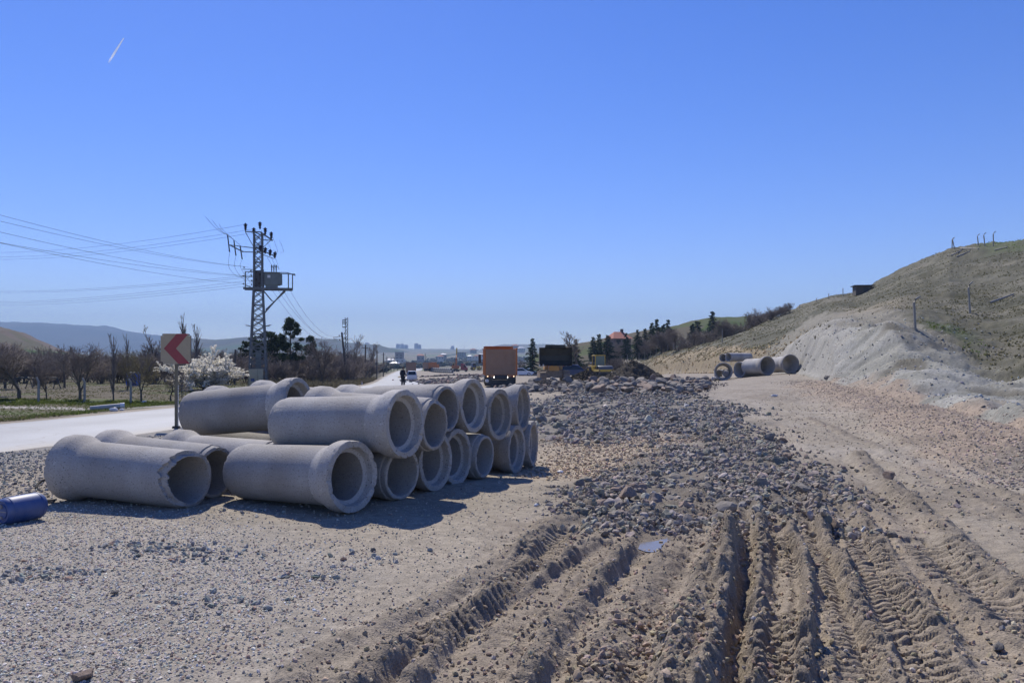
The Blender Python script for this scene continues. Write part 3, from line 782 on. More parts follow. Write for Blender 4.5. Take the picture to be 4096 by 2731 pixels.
# dark heap of dug soil
def heap(name, x, y, rad, h, col, label, seed, cat='soil heap', n=1500):
    t = thing(name, label, cat, (x, y, gz(x, y)))
    g = 60; a = np.linspace(-1.25, 1.25, g); X, Y = np.meshgrid(a, a)
    d = np.hypot(X, Y * 1.0) + fbm(X * 2, Y * 2, 3, seed) * .18
    Z = h * np.clip(1 - d, 0, 1) ** .9 + fbm(X * 7, Y * 7, 4, seed + 1, .6) * .12 * h * sstep(1.05, .7, d) - .12
    i = np.arange(g - 1)[:, None] * g + np.arange(g - 1)[None]
    Fc = np.stack([i, i + 1, i + 1 + g, i + g], -1).reshape(-1, 4)
    np_mesh('soil', np.stack([X.ravel() * rad, Y.ravel() * rad, Z.ravel()], 1), Fc, M_soil(col), parent=t, smooth=True)
    rr = np.random.default_rng(seed); ang = rr.uniform(0, 6.28, n); ra = rr.uniform(0, 1, n) ** .6 * 1.05
    px, py = ra * np.cos(ang), ra * np.sin(ang)
    pz = h * np.clip(1 - ra, 0, 1) ** .9 - .05
    sz = .02 + .10 * rr.uniform(0, 1, n) ** 3
    V = []; S = [rock_shape(seed * 50 + k, ICO1) for k in range(6)]
    for k in range(n):
        V.append(S[k % 6] * sz[k] + np.array([px[k] * rad, py[k] * rad, pz[k]]))
    Fr = (ICO1[1][None] + (np.arange(n) * 12)[:, None, None]).reshape(-1, 3)
    o = np_mesh('clods', np.concatenate(V), Fr, M_soil(col), parent=t)
    o['kind'] = 'stuff'
    return t
_soil = {}
def M_soil(col):
    if col not in _soil: _soil[col] = mat('dug_soil', col, .95, 0, .35, 1.5, .05, 8, .15, var2=.25, scale2=12)
    return _soil[col]
x, y, z = at(2528, 1520, 80)
heap('soil_heap', x, y, 3.4, 2.25, (.055, .048, .040), 'tall dark heap of fresh dug soil beside the yellow roller', 301)
x, y, z = at(2345, 1520, 66)
heap('soil_heap', x, y, 2.3, 1.15, (.06, .052, .043), 'low dark soil heap in front of the dark blue van', 303)
x, y, z = at(2190, 1535, 57)
heap('soil_heap', x, y, 2.2, .4, (.12, .105, .09), 'low grey brown heap in front of the tracked loader', 305)

# ------------------------------------------------------------------ boulders one by one
rock_mats = [mat('grey_rock', (.245, .22, .19), .9, 0, .2, 4, .02, 12), mat('reddish_rock', (.25, .19, .15), .9, 0, .2, 4, .02, 12), mat('dark_rock', (.20, .185, .165), .9, 0, .2, 4, .02, 12)]
def boulder_mesh(seed, mt):
    V = rock_shape(seed, ICO3, .08, 11)
    V = V + fbm(V[:, 0] * 2 + seed, V[:, 1] * 2 + V[:, 2], 3, seed)[:, None] * .08 * V
    o = np_mesh('boulder', V, ICO3[1], mt, smooth=True); me = o.data; me.set_sharp_from_angle(angle=R(28))
    bpy.data.objects.remove(o); return me
BM_ = [boulder_mesh(400 + k, rock_mats[(0, 0, 1, 0, 2, 0, 1, 2)[k]]) for k in range(8)]
_first = {}
def boulder(x, y, s, k, label, group=None, sink=.3, seed=0):
    rr = random.Random(seed * 31 + int(x * 77) + int(y * 13))
    o = bpy.data.objects.new('boulder', BM_[k]); C.objects.link(o)
    o.location = (x, y, gz(x, y) + s * (.6 - sink)); o.scale = (s, s * rr.uniform(.8, 1.1), s * rr.uniform(.85, 1.25))
    o.rotation_euler = (rr.uniform(-.4, .4), rr.uniform(-.4, .4), rr.uniform(0, 6.28))
    return tag(o, label, 'boulder', group)
rr = random.Random(3)
Z_BOULD = Z_BLD
pts = sample_poly(Z_BOULD, 240, np.random.default_rng(8), .8, 9, 0)
for i, (x, y) in enumerate(pts):
    s = .20 + .34 * rr.random() ** 1.6
    boulder(x, y, s, rr.randrange(8), 'grey boulder in the wide boulder field before the dark soil heap', 'boulders in front of the machines', .15 + .1 * rr.random())
for i in range(26):
    u = rr.uniform(2690, 2830); d = rr.uniform(46, 54); x, y, _ = at(u, 1500, d)
    boulder(x, y, .2 + .2 * rr.random(), rr.choice((0, 1, 1, 6)), 'brown boulder piled at the right end of the boulder field', 'boulders at the right end of the field', .05)
for i in range(14):
    x, y, _ = at(rr.uniform(1960, 2120), 1500, rr.uniform(50, 58))
    boulder(x, y, .16 + .2 * rr.random(), rr.randrange(8), 'grey boulder lying just behind the orange dump truck', 'boulders behind the dump truck', .1)
for (u, v, s, k, lab) in [
    (2540, 1694, .30, 0, 'large pale boulder on the dark rubble left of centre'),
    (2695, 1690, .26, 4, 'dark angular boulder with smaller lumps beside it on the rubble'),
    (2150, 1660, .34, 4, 'dark boulder right behind the end of the stacked pipes'),
    (2165, 1695, .26, 4, 'smaller dark boulder below the one behind the stacked pipes'),
    (2870, 1745, .19, 2, 'single rock where the two rubble fans meet'),
    (3080, 1760, .22, 4, 'dark rock at the right tip of the rubble fan'),
    (3130, 1770, .17, 2, 'reddish rock next to the right tip of the rubble fan'),
    (2508, 2010, .20, 2, 'tall brown rock standing in the near rubble above the puddle'),
    (2320, 1925, .15, 4, 'dark rock at the left corner of the near rubble'),
    (3330, 2105, .15, 2, 'brown rock at the lower right edge of the near rubble'),
    (3220, 1985, .16, 0, 'flat purple grey rock in the right part of the near rubble'),
    (3560, 1935, .16, 2, 'rounded brown rock beside the smooth wheel track'),
    (2635, 1610, .20, 2, 'small upright rock on the pale ground below the boulders'),
    (330, 2695, .085, 6, 'flat orange brown stone lying in the pale gravel'),
    (460, 2370, .05, 0, 'grey lump on the pale gravel below the broken pipe'),
    (1495, 2200, .05, 4, 'dark stone in front of the pile shadow'),
    (3990, 2590, .07, 4, 'dark stone in the mud by the right edge')]:
    x, y = gp(u, v + s * .3 * F / (EYE * F / (v - V0)))
    boulder(x, y, s, k, lab, None, .2, int(u))
for (u, v, s, lab) in [(3310, 1590, .28, 'dark tussock of earth beside the pale pink gravel bank')]:
    x, y = gp(u, v); boulder(x, y, s, 4, lab, None, .2)

n = 5000; p = sample_poly(Z_BLD, n, r, 1.5, 10, 0)
scatter('rubble', p, lsize(n, .03, .14, 2.5), tone(r, n, (.20, .175, .15), .25, (.28, .24, .2), .15), stone_mat, ICO1, seed=16, tilt=.7)

n = 260; p = sample_poly(Z_RUB1, n, r, .4, 12, .4)
scatter('rubble', p, lsize(n, .07, .15, 2), tone(r, n, (.25, .225, .19), .25, (.3, .23, .18), .2), stone_mat, ICO2, seed=18, tilt=.6, sink=.45)
n = 260; p = sample_poly(Z_RUB2, n, r, .6, 13, .4)
scatter('rubble', p, lsize(n, .10, .24, 2), tone(r, n, (.24, .22, .19), .25, (.3, .23, .18), .15), stone_mat, ICO2, seed=19, tilt=.6, sink=.45)
# ------------------------------------------------------------------ concrete pipes
def concrete(name, col, pit=1.0, scuff=0.0):
    m = mat(name, col, .85, 0, .13, 1.6, .007, 45, .3, var2=.10, scale2=34, dirt=((.22, .19, .155), .5, 1.1))
    nt = m.node_tree; N = nt.nodes; L = nt.links; b = N['Principled BSDF']
    src = b.inputs['Base Color'].links[0].from_socket
    tc = N.new('ShaderNodeTexCoord'); n = N.new('ShaderNodeTexNoise'); n.inputs['Scale'].default_value = 46; n.inputs['Detail'].default_value = 2
    L.new(tc.outputs['Object'], n.inputs['Vector'])
    mr = N.new('ShaderNodeMapRange'); mr.inputs['From Min'].default_value = .64; mr.inputs['From Max'].default_value = .67
    L.new(n.outputs['Fac'], mr.inputs['Value'])
    mu = N.new('ShaderNodeMath'); mu.operation = 'MULTIPLY'; mu.inputs[1].default_value = .65 * pit; L.new(mr.outputs[0], mu.inputs[0])
    mx = N.new('ShaderNodeMix'); mx.data_type = 'RGBA'; L.new(mu.outputs[0], mx.inputs['Factor']); L.new(src, mx.inputs['A']); mx.inputs['B'].default_value = (.10, .095, .09, 1)
    if scuff:
        n3 = N.new('ShaderNodeTexNoise'); n3.inputs['Scale'].default_value = 7; n3.inputs['Detail'].default_value = 8; n3.inputs['Roughness'].default_value = .75
        L.new(tc.outputs['Object'], n3.inputs['Vector']); m3 = N.new('ShaderNodeMapRange'); m3.inputs['From Min'].default_value = .58; m3.inputs['From Max'].default_value = .66; m3.inputs['To Max'].default_value = scuff
        L.new(n3.outputs['Fac'], m3.inputs['Value']); x3 = N.new('ShaderNodeMix'); x3.data_type = 'RGBA'; L.new(m3.outputs[0], x3.inputs['Factor'])
        L.new(mx.outputs['Result'], x3.inputs['A']); x3.inputs['B'].default_value = (.60, .58, .55, 1); mx = x3
    oi = N.new('ShaderNodeObjectInfo'); mr2 = N.new('ShaderNodeMapRange'); mr2.inputs['To Min'].default_value = .80; mr2.inputs['To Max'].default_value = 1.14
    L.new(oi.outputs['Random'], mr2.inputs['Value'])
    sc_ = N.new('ShaderNodeVectorMath'); sc_.operation = 'SCALE'; L.new(mx.outputs['Result'], sc_.inputs[0]); L.new(mr2.outputs[0], sc_.inputs['Scale'])
    L.new(sc_.outputs[0], b.inputs['Base Color'])
    return m
CONC = concrete('cast_concrete', (.365, .36, .352))
CONC_RIM = concrete('chipped_concrete_rim', (.38, .372, .36), 1.4, .55)
PL = 2.3

def revolve(rings, name, mt, parent, seed, chip_rows=(), retreat=None, n=112):
    """rings: list of (x, r). chip_rows: ring indices that get knocked about"""
    K = len(rings); th = np.linspace(0, 2 * np.pi, n, endpoint=False)
    X = np.zeros((K, n)); Rr = np.zeros((K, n))
    for i, (x, rad) in enumerate(rings):
        X[i] = x; Rr[i] = rad
        if i in chip_rows:
            a = chip_rows[i]
            nz = fbm(np.cos(th) * 5 + seed, np.sin(th) * 5 + i * 3.3, 4, seed, .65)
            c = np.maximum(nz - .08, 0) * 1.7
            X[i] += a[0] * c; Rr[i] += a[1] * c
        if retreat is not None:
            X[i] = np.maximum(X[i], retreat(i, th))
    Y = Rr * np.cos(th); Z = Rr * np.sin(th)
    V = np.stack([X, Y, Z], -1).reshape(-1, 3)
    i = np.arange(K - 1)[:, None] * n + np.arange(n)[None]
    j = np.arange(K - 1)[:, None] * n + (np.arange(n)[None] + 1) % n
    Fc = np.stack([i, j, j + n, i + n], -1).reshape(-1, 4)
    o = np_mesh(name, V, Fc, mt, parent=parent, smooth=True); o.data.set_sharp_from_angle(angle=R(32))
    return o

def make_pipe(seed, label, group, broken=None, L=PL, k=1.0, mt=None, rim=None):
    """bell-and-spigot pipe along local X, spigot centre at the origin"""
    t = thing('concrete_pipe', label, 'concrete pipe', group=group)
    bore, wall, so_, bo, sk = .335 * k, .42 * k, .398 * k, .50 * k, .405 * k
    xs = [L - .42 * k]
    bar = [(L - .14 * k, bore)] + [(x, bore) for x in np.linspace(L - .3, .10, 9)] + [(.03, bore), (.006, bore + .004), (0, bore + .012), (0, so_ - .02), (.012, so_ - .004), (.05, so_), (.100, so_), (.106, wall - .004), (.125, wall)]
    bar += [(x, wall) for x in np.linspace(.3, L - .5 * k, 9)] + [(L - .44 * k, wall)]
    nb = len(bar)
    rt = None
    if broken:
        cen, wid, dep, bs = broken
        def rt(i, th):
            d = (th - cen + np.pi) % (2 * np.pi) - np.pi
            jag = fbm(th * 3.5 + bs, th * 0 + bs, 4, bs, .65)
            e = np.clip(1 - np.abs(d) / wid, 0, 1) ** .5
            inner = dep * e * (.85 + .55 * jag) * (e > 0)
            f = .62 if i <= 12 else 1.0
            return inner * f - (e <= 0) * 1.0
    ch = {11: (.02, .015), 12: (.035, .02), 13: (.035, -.025), 14: (.02, -.012), 16: (.0, -.004), 17: (.03, -.01)}
    revolve(bar, 'barrel', mt or CONC, t, seed, ch, rt)
    be = [(L - .44 * k, wall), (L - .38 * k, wall + .008 * k), (L - .24 * k, bo - .012 * k), (L - .20 * k, bo), (L - .05 * k, bo), (L - .012 * k, bo - .002), (L, bo - .012 * k), (L, sk + .012 * k), (L - .014 * k, sk), (L - .05, sk - .002), (L - .115 * k, sk - .012 * k), (L - .125 * k, sk - .03 * k), (L - .13 * k, bore + .012 * k), (L - .14 * k, bore)]
    cb = {5: (-.03, -.02), 6: (-.03, -.05), 7: (-.03, .03), 8: (-.02, .012), 11: (-.01, .0), 12: (-.02, .02)}
    revolve(be, 'bell', rim or CONC_RIM, t, seed + 50, cb)
    return t

def pose(t, spigot, bell, roll=0.0):
    a = Vector(spigot); b = Vector(bell); x = (b - a).normalized()
    y = Vector((0, 0, 1)).cross(x).normalized(); z = x.cross(y)
    Mx = Matrix((x, y, z)).transposed() @ Matrix.Rotation(roll, 3, 'X')
    t.location = a; t.rotation_euler = Mx.to_euler()

def azdir(az): return Vector((math.sin(R(az)), math.cos(R(az)), 0))
protos = None
G1 = 'pipes in the near stack'
# front centre, azimuth of the axis going away, bell towards the camera?, height at the far end, label
PIPES = [
    ('bell', (-2.20, 11.05, .52), -57.5, .43, 'lowest pipe of the stack front, whole side in view with its bell facing right'),
    ('bell', (-1.54, 11.58, 1.21), -63.3, 1.13, 'pipe on top of the stack front, its thick bell nearest the camera'),
    ('spigot', (-1.66, 12.12, .41), -57, .50, 'lower pipe end peeping out right of the front bell, plain narrow end'),
    ('bell', (-1.243, 13.15, .48), -63, .42, 'lower bell with the scraped bottom lip, second bell along the ground row'),
    ('spigot', (-1.19, 12.45, 1.125), -65.5, 1.21, 'upper plain ended pipe squeezed right behind the thick front bell'),
    ('spigot', (-1.11, 13.78, 1.30), -62, 1.19, 'upper plain ended pipe with the dark ring groove, bell far at the road side'),
    ('bell', (-.95, 14.12, .43), -64, .40, 'lower bell half hidden below the highest bell of the stack'),
    ('bell', (-.69, 14.68, 1.31), -64, 1.22, 'highest bell of the stack, in front of the dump truck view'),
    ('spigot', (-.50, 14.9, .34), -66, .42, 'lower plain ended pipe under the gap of the two right upper bells'),
    ('bell', (-.22, 15.52, 1.09), -62.8, 1.1, 'second upper bell from the right end of the stack'),
    ('bell', (.11, 16.4, .31), -69, .32, 'second lower bell from the right end, lit patch on its barrel'),
    ('bell', (.25, 16.9, 1.14), -72, 1.12, 'upper bell at the right end of the stack'),
    ('bell', (.48, 17.45, .33), -77, .32, 'rightmost lower pipe of the stack, bell seen nearly edge on'),
    ('bell', (-3.83, 14.4, 1.34), -74, 1.13, 'pipe lying across the top at the left, bell open to the right'),
    ('spigot', (-4.60, 11.5, .405), -71, .50, 'leftmost pipe with the broken jagged end and its bell by the barrel'),
    ('spigot', (-4.56, 12.3, .405), -67, .50, 'pipe right behind the broken one, dark open end beside it'),
    ('spigot', (-3.86, 13.1, .39), -64, .42, 'third ground pipe behind, tucked under the upper left pipe'),
    ('spigot', (-4.07, 15.5, 1.08), -66, 1.13, 'upper pipe hidden behind the left one, only its bell top shows near the blossom'),
    ('spigot', (-3.50, 16.55, 1.12), -64, 1.22, 'upper pipe hidden at the back, only its far bell top shows below the pylon cabinet'),
    ('spigot', (-4.3, 15.0, .36), -66, .44, 'ground pipe buried behind the upper left pipe'),
    ('spigot', (-3.35, 16.1, .36), -65, .44, 'ground pipe buried at the back of the stack'),
]
base_pipes = {}
for i, (front, c, az, zfar, lab) in enumerate(PIPES):
    seed = i % 4
    far = Vector(c) + azdir(az) * PL; far.z = zfar
    br = None
    if 'broken jagged' in lab:
        t = make_pipe(901, lab, G1, broken=(R(22), R(85), .30, 5))
    elif 'squeezed right behind' in lab:
        t = make_pipe(903, lab, G1, broken=(R(95), R(40), .10, 9))
    elif seed not in base_pipes:
        t = base_pipes[seed] = make_pipe(20 + seed * 7, lab, G1)
    else:
        t = dup(base_pipes[seed], (0, 0, 0), label=lab)
    sp, be = (far, Vector(c)) if front == 'bell' else (Vector(c), far)
    roll = 0 if 'broken' in lab or 'squeezed' in lab else (i * 1.9)
    pose(t, sp, be, roll)

# ------------------------------------------------------------------ big pipes at the foot of the cut
G2 = 'big pipes at the foot of the yellow cut'
CP = concrete('pale_big_pipe_concrete', (.40, .395, .38), .5)
def big_pipe(label, bo, L, seed, bell=True):
    """wide pipe along +X, big end at the origin facing -X"""
    t = thing('concrete_pipe', label, 'concrete pipe', group=G2)
    ri, ro = bo * .70, bo * .82
    if bell:
        revolve([(.9 * bo, ro), (.42 * bo, bo * .97), (.30 * bo, bo), (.03, bo), (0, bo * .985), (0, bo * .90), (.02, bo * .885), (.34 * bo, bo * .86), (.80 * bo, ri)], 'bell', CP, t, seed, {4: (.03, -.02)})
        x0 = .9 * bo
        revolve([(.80 * bo, ri)] + [(x, ri) for x in np.linspace(x0, L, 5)] + [(L, ro)] + [(x, ro) for x in np.linspace(L - .02, x0, 5)], 'barrel', CP, t, seed + 1, {})
    else:
        revolve([(0, ro)] + [(x, ro) for x in (.3 * L, .3 * L + .01)] + [(.3 * L + .02, ro * 1.03), (.36 * L, ro * 1.03), (.36 * L + .01, ro)] + [(L, ro), (L, ri)] + [(.02, ri), (0, ri + .01), (0, ro)], 'barrel', CP, t, seed, {0: (.02, 0)})
    return t
def put_big(label, u, v, d, az, bo, L, bell, zc=None, seed=0):
    """u, v: centre of the end that faces us; az: where the axis runs to, degrees from +Y"""
    t = big_pipe(label, bo, L, seed, bell)
    x, y, z = at(u, v, d)
    g = gz(x, y) + bo * (1.0 if bell else .82)
    c = Vector((x, y, g if zc is None else zc))
    e = c + azdir(az) * L
    if zc is None: e.z = gz(e.x, e.y) + bo * .84 if False else c.z - (bo * .1 if bell else 0)
    pose(t, c, e)
    return t
put_big('rightmost big pipe, wide round mouth open to the camera', 3163, 1458, 68, -12, .84, 2.6, True, seed=61)
put_big('big pipe with wide mouth left of the rightmost one', 3071, 1462, 67, -22, .82, 2.6, True, seed=63)
put_big('long jointed pipe lying side on in the middle of the big pipes', 2957, 1458, 69.5, 62, .86, 2.3, False, seed=65)
put_big('big ring pipe at the left with a smaller pipe inside', 2894, 1474, 67, 12, .76, 1.6, True, seed=67)
put_big('short pipe standing behind the left big ring', 2877, 1456, 70, 35, .55, 1.8, False, seed=69)
x, y, z = at(2915, 1428, 70.5)
put_big('slim pipe on top of the big pipes, running back to the right', 2913, 1428, 70, 58, .46, 2.7, False, zc=2.1 + 22 / F * 70, seed=71)
put_big('short slim pipe on top at the left of the big pipes', 2892, 1431, 71, 40, .44, 1.9, False, zc=2.1 + 19 / F * 71, seed=73)
put_big('small pipe lying inside the left big ring', 2902, 1474, 67.4, 18, .36, 1.4, False, zc=gz(*at(2902, 1474, 67.4)[:2]) + .62, seed=75)
t = thing('plastic_pipe', 'white pipe end poking out left of the big pipes', 'pipe', group=None)
MB().lathe([(.12, 0), (.15, 0), (.15, 1.2), (.12, 1.2), (.12, 0)], axis=(1, 0, 0), n=20).build('barrel', M['plastic'], t, 40)
MB().lathe([(.135, 0), (.175, 0), (.175, .14), (.15, .15)], axis=(1, 0, 0), n=20).build('collar', M['plastic'], t, 40)
x, y, z = at(2850, 1490, 68.5); t.location = (x, y, gz(x, y) + .17); t.rotation_euler = (0, 0, R(20))
for (u, lab) in ((2478, 'white pipe section left of the tall dark soil heap'), (2580, 'white pipe section right of the tall dark soil heap')):
    x, y, z = at(u, 1475, 92)
    t = thing('plastic_pipe', lab, 'pipe', (x, y, gz(x, y) + .5))
    MB().lathe([(.26, -1), (.32, -1), (.32, 1), (.26, 1), (.26, -1)], axis=(1, .1, .03), n=24).build('barrel', M['plastic'], t, 40)
    MB().lathe([(.33, .2), (.37, .2), (.37, .5), (.33, .5)], axis=(1, .1, .03), n=24).build('collar', M['plastic'], t, 40)
    for dx in (-.6, .6): MB().box((dx, 0, -.41), (.12, .6, .18)).build('bearer', M['wood'], t)

# far row of stacked pipes beyond the site
G3 = 'far row of stacked pipes by the excavator'
p0 = None
for lev in (0, 1):
    for i in range(10 if lev else 11):
        u = 1731 + i * 8.2 - (0 if lev else 4)
        x, y, _ = at(u, 1475, 300 - i * 2.0)
        z = gz(x, y) + (.5 if lev == 0 else 1.32)
        lab = 'far pipe in the upper layer of the long row beside the excavator' if lev else 'far pipe in the shaded lower layer of the long row beside the excavator'
        if p0 is None:
            p0 = thing('concrete_pipe', lab, 'concrete pipe', group=G3)
            MB().lathe([(.33, .8), (.33, 0), (.5, 0), (.5, .35), (.42, .5), (.42, 3), (.33, 3), (.33, .8)], axis=(0, 1, 0), n=18).build('barrel', CP, p0, 40)
            t = p0
        else: t = dup(p0, (0, 0, 0), label=lab)
        t.location = (x, y, z); t.rotation_euler = (0, 0, R(18))
# ------------------------------------------------------------------ machines, cars and people
def wheel(parent, p, r, w, axis=(1, 0, 0), rimc=None, name='wheel'):
    a = Vector(axis)
    o = MB().lathe([(r * .62, -w / 2), (r * .93, -w / 2), (r, -w * .36), (r, w * .36), (r * .93, w / 2), (r * .62, w / 2)], axis=a, n=28).build(name, M['rubber'], parent, 35)
    o.location = p
    MB().lathe([(.02, -w * .30), (r * .3, -w * .38), (r * .64, -w * .30), (r * .64, w * .30), (r * .3, w * .38), (.02, w * .30)], axis=a, n=24).build('rim', rimc or M['steel'], o, 35)
    return o

def dump_truck():
    x, y, _ = at(2003, 1530, 61); z = gz(x, y)
    t = thing('dump_truck', 'orange dump truck seen from behind with two bright rear work lights lit', 'dump truck', (x, y, z), R(3))
    b = MB(); zb, zt = .88, 2.86
    for s in (-1, 1): b.box((s * 1.21, 2.6, (zb + zt) / 2), (.06, 5.0, zt - zb))
    b.box((0, 2.6, zb - .02), (2.46, 5.0, .08))
    for s in (-1, 1):
        for k in range(6): b.box((s * 1.265, .35 + k * .9, (zb + zt) / 2), (.05, .12, zt - zb - .04))
        b.box((s * 1.26, 2.6, zt + .03), (.1, 5.1, .1))
        b.box((s * 1.22, .06, (zb + zt) / 2), (.12, .12, zt - zb + .1))
    b.build('dump_body', M['orange'], t, bevel=.012)
    MB().box((-.0, 5.1, 2.10), (2.46, .08, 2.1)).box((0, 4.9, 3.14), (2.2, .5, .05)).build('headboard', M['orange'], t, bevel=.012)
    g = MB().box((0, 0, (zb + zt) / 2 - .02), (2.30, .06, zt - zb - .04))
    g.build('tailgate', M['orange_dusty'], t, bevel=.01)
    fr = MB()
    for s in (-1, 1): fr.box((s * 1.06, -.05, (zb + zt) / 2), (.16, .05, zt - zb - .1))
    fr.box((0, -.05, zt - .14), (1.95, .05, .2)).box((0, -.05, zb + .10), (1.95, .05, .16))
    for s in (-1, 1): fr.prism([(s * .98, zb + .18), (s * .98, zb + .45), (s * .72, zb + .18)], -.072, -.03)
    fr.build('tailgate_frame', M['orange_dusty'], t, bevel=.008)
    c = MB().box((0, .3, .62), (2.3, .4, .22)).box((0, 3.0, .72), (1.0, 6.4, .3)).box((0, .2, .30), (2.2, .06, .4))
    c.build('chassis', M['dark_steel'], t, bevel=.01)
    MB().box((0, .05, .79), (2.34, .08, .16)).build('light_bar', M['orange_dusty'], t)
    for s in (-1, 1):
        MB().lathe([(.0, -.06), (.075, -.05), (.085, 0), (.085, .06)], (s * .46, -.02, .70), (0, 1, 0), 18).build('work_light', M['lamp'], t, 40)
        MB().lathe([(.0, -.05), (.04, -.04), (.045, .04)], (s * 1.0, -.02, .76), (0, 1, 0), 14).build('tail_light', M['amber'], t, 40)
        MB().box((s * .86, -.0, .76), (.16, .05, .09)).build('reflector', M['red'], t, bevel=.01)
    p = MB().box((0, .05, .66), (.5, .03, .13)).build('licence_plate', M['white'], t)
    cr = random.Random(2)
    l = MB()
    for i in range(7): l.box((-.19 + i * .062, .03, .66), (.036, .004, .075))
    l.build('plate_lettering', M['dark_steel'], p)
    for yy in (1.3, 2.7):
        for s in (-1, 1): wheel(t, (s * .92, yy, .52), .52, .56)
    for s in (-1, 1): wheel(t, (s * 1.02, 6.9, .52), .52, .32)
    MB().box((-1.02, 3.9, .62), (.42, 1.0, .5)).build('fuel_tank', M['sheet'], t, bevel=.08)
    MB().lathe([(.0, -.03), (.13, -.01), (.15, .1), (.15, .5)], (-1.04, .1, .42), (0, 1, 0), 18).build('air_tank', M['sheet'], t, 40)
    cb = MB().box((0, 6.9, 1.7), (2.45, 1.9, 1.9), top=(.96, .9)).build('cab', M['orange'], t, bevel=.06)
    MB().box((0, 7.84, 2.05), (2.1, .06, .8)).build('windscreen', M['glass'], cb)
    for s in (-1, 1):
        MB().beam((s * 1.22, 7.4, 2.5), (s * 1.5, 7.4, 2.5), .04).beam((s * 1.22, 7.4, 1.8), (s * 1.5, 7.4, 1.8), .04).box((s * 1.52, 7.4, 2.15), (.22, .1, .75)).build('mirror', M['dark_steel'], t, bevel=.02)
dump_truck()

def loader():
    x, y, _ = at(2212, 1530, 66.5); z = gz(x, y) + .02
    t = thing('tracked_loader', 'dusty tracked loader facing the camera with its big dark bucket raised', 'loader', (x, y, z), R(2))
    for s in (-1, 1):
        tr = MB(); prof = []
        L, h, r = 1.5, .98, .42
        for a in range(90, 271, 20): prof.append((-L + r * math.cos(R(a)), .5 + r * 1.0 * math.sin(R(a))))
        for a in range(-90, 91, 20): prof.append((L + r * math.cos(R(a)), .5 + r * math.sin(R(a))))
        Mz = Matrix.Rotation(R(90), 3, 'Z')
        tr.prism(prof, -s * .95 - .26, -s * .95 + .26, M=Mz)
        o = tr.build('track', M['dust_steel'], t, bevel=.02)
        gr = MB()
        for k in range(20):
            q = -1.7 + k * .18
            gr.box((s * .95, q, .94), (.56, .05, .06)).box((s * .95, q, .06), (.56, .05, .06))
        for k in range(5): gr.box((s * .95, -1.93 + abs(k - 2) * .06, .2 + k * .15), (.56, .06, .05))
        gr.build('track_shoe', M['dust_steel'], o)
        MB().box((s * .95, -.9, 1.03), (.5, 1.1, .08), top=(.9, .9)).build('track_guard', M['dust_steel'], t, bevel=.02)
    MB().box((0, -.1, .72), (1.36, 2.9, .62)).build('belly', M['dust_steel'], t, bevel=.04)
    MB().box((-.05, -1.2, 1.22), (.86, .9, .46), top=(.95, .9)).build('bonnet', M['tan'], t, bevel=.04)
    MB().box((0, .3, 1.5), (1.5, 1.8, .9)).build('body', M['tan'], t, bevel=.05)
    cb = MB().box((.12, .25, 2.86), (1.3, 1.4, .10)).box((.12, .25, 2.18), (1.22, 1.3, .5))
    for sx in (-1, 1):
        for sy in (-1, 1): cb.box((.12 + sx * .58, .25 + sy * .6, 2.55), (.09, .09, .7))
    c = cb.build('cab', M['dark_steel'], t, bevel=.02)
    MB().box((.12, -.38, 2.58), (1.04, .03, .44)).build('windscreen', M['glass'], c)
    for s in (-1, 1): MB().box((.12 + s * .48, -.46, 2.95), (.16, .1, .12)).build('roof_light', M['sheet'], c)
    for s in (-1, 1):
        MB().beam((s * .62, .9, 1.75), (s * .62, -1.2, 1.95), .16, .26).beam((s * .62, -1.2, 1.95), (s * .62, -2.25, 1.45), .16, .26).build('lift_arm', M['orange'], t, bevel=.02)
        MB().cyl((s * .42, -.9, 1.25), (s * .42, -2.1, 1.6), .07, n=10).build('ram', M['sheet'], t, 40)
    bk = MB(); z0, z1 = 1.42, 2.88; w = 1.30
    prof = [(-2.75, z0), (-2.62, z0 - .02), (-2.35, z0 + .08), (-2.15, z0 + .4), (-2.12, z0 + .8), (-2.25, z1 - .1), (-2.5, z1 - .02)]
    inn = [(p[0] - .04, p[1] + (.03 if i < 3 else 0)) for i, p in enumerate(prof)][::-1]
    V = []; n = len(prof); pr = prof + inn
    Mx = Matrix.Rotation(R(90), 3, 'Z')
    V = [(sx * w, p[0], p[1]) for sx in (-1, 1) for p in pr]; N = len(pr)
    Fs = [(k, (k + 1) % N, (k + 1) % N + N, k + N) for k in range(N)]
    bk.add(V, Fs)
    for s in (-1, 1):
        side = [(p[0], p[1]) for p in prof] + [(-2.70, z0 + .5)]
        Vs = [(s * w + dx, p[0], p[1]) for dx in (-.02, .02) for p in side]; K = len(side)
        bk.add(Vs, [tuple(range(K)), tuple(range(2 * K - 1, K - 1, -1))] + [(k, (k + 1) % K, (k + 1) % K + K, k + K) for k in range(K)])
    b = bk.build('bucket', M['bucket'], t)
    MB().box((-.02, -2.46, z1 + .08), (1.7, .05, .26), top=(.93, 1)).build('spill_guard', M['bucket'], b)
    for k in range(8): MB().box((-1.15 + k * .33, -2.82, z0 - .03), (.10, .2, .06), top=(.7, .7)).build('tooth', M['dust_steel'], b)
    for dx in (-1.33, -1.02): MB().box((dx, -2.80, z0 + .02), (.10, .06, .16)).build('worn_edge', M['sheet'], b)
loader()

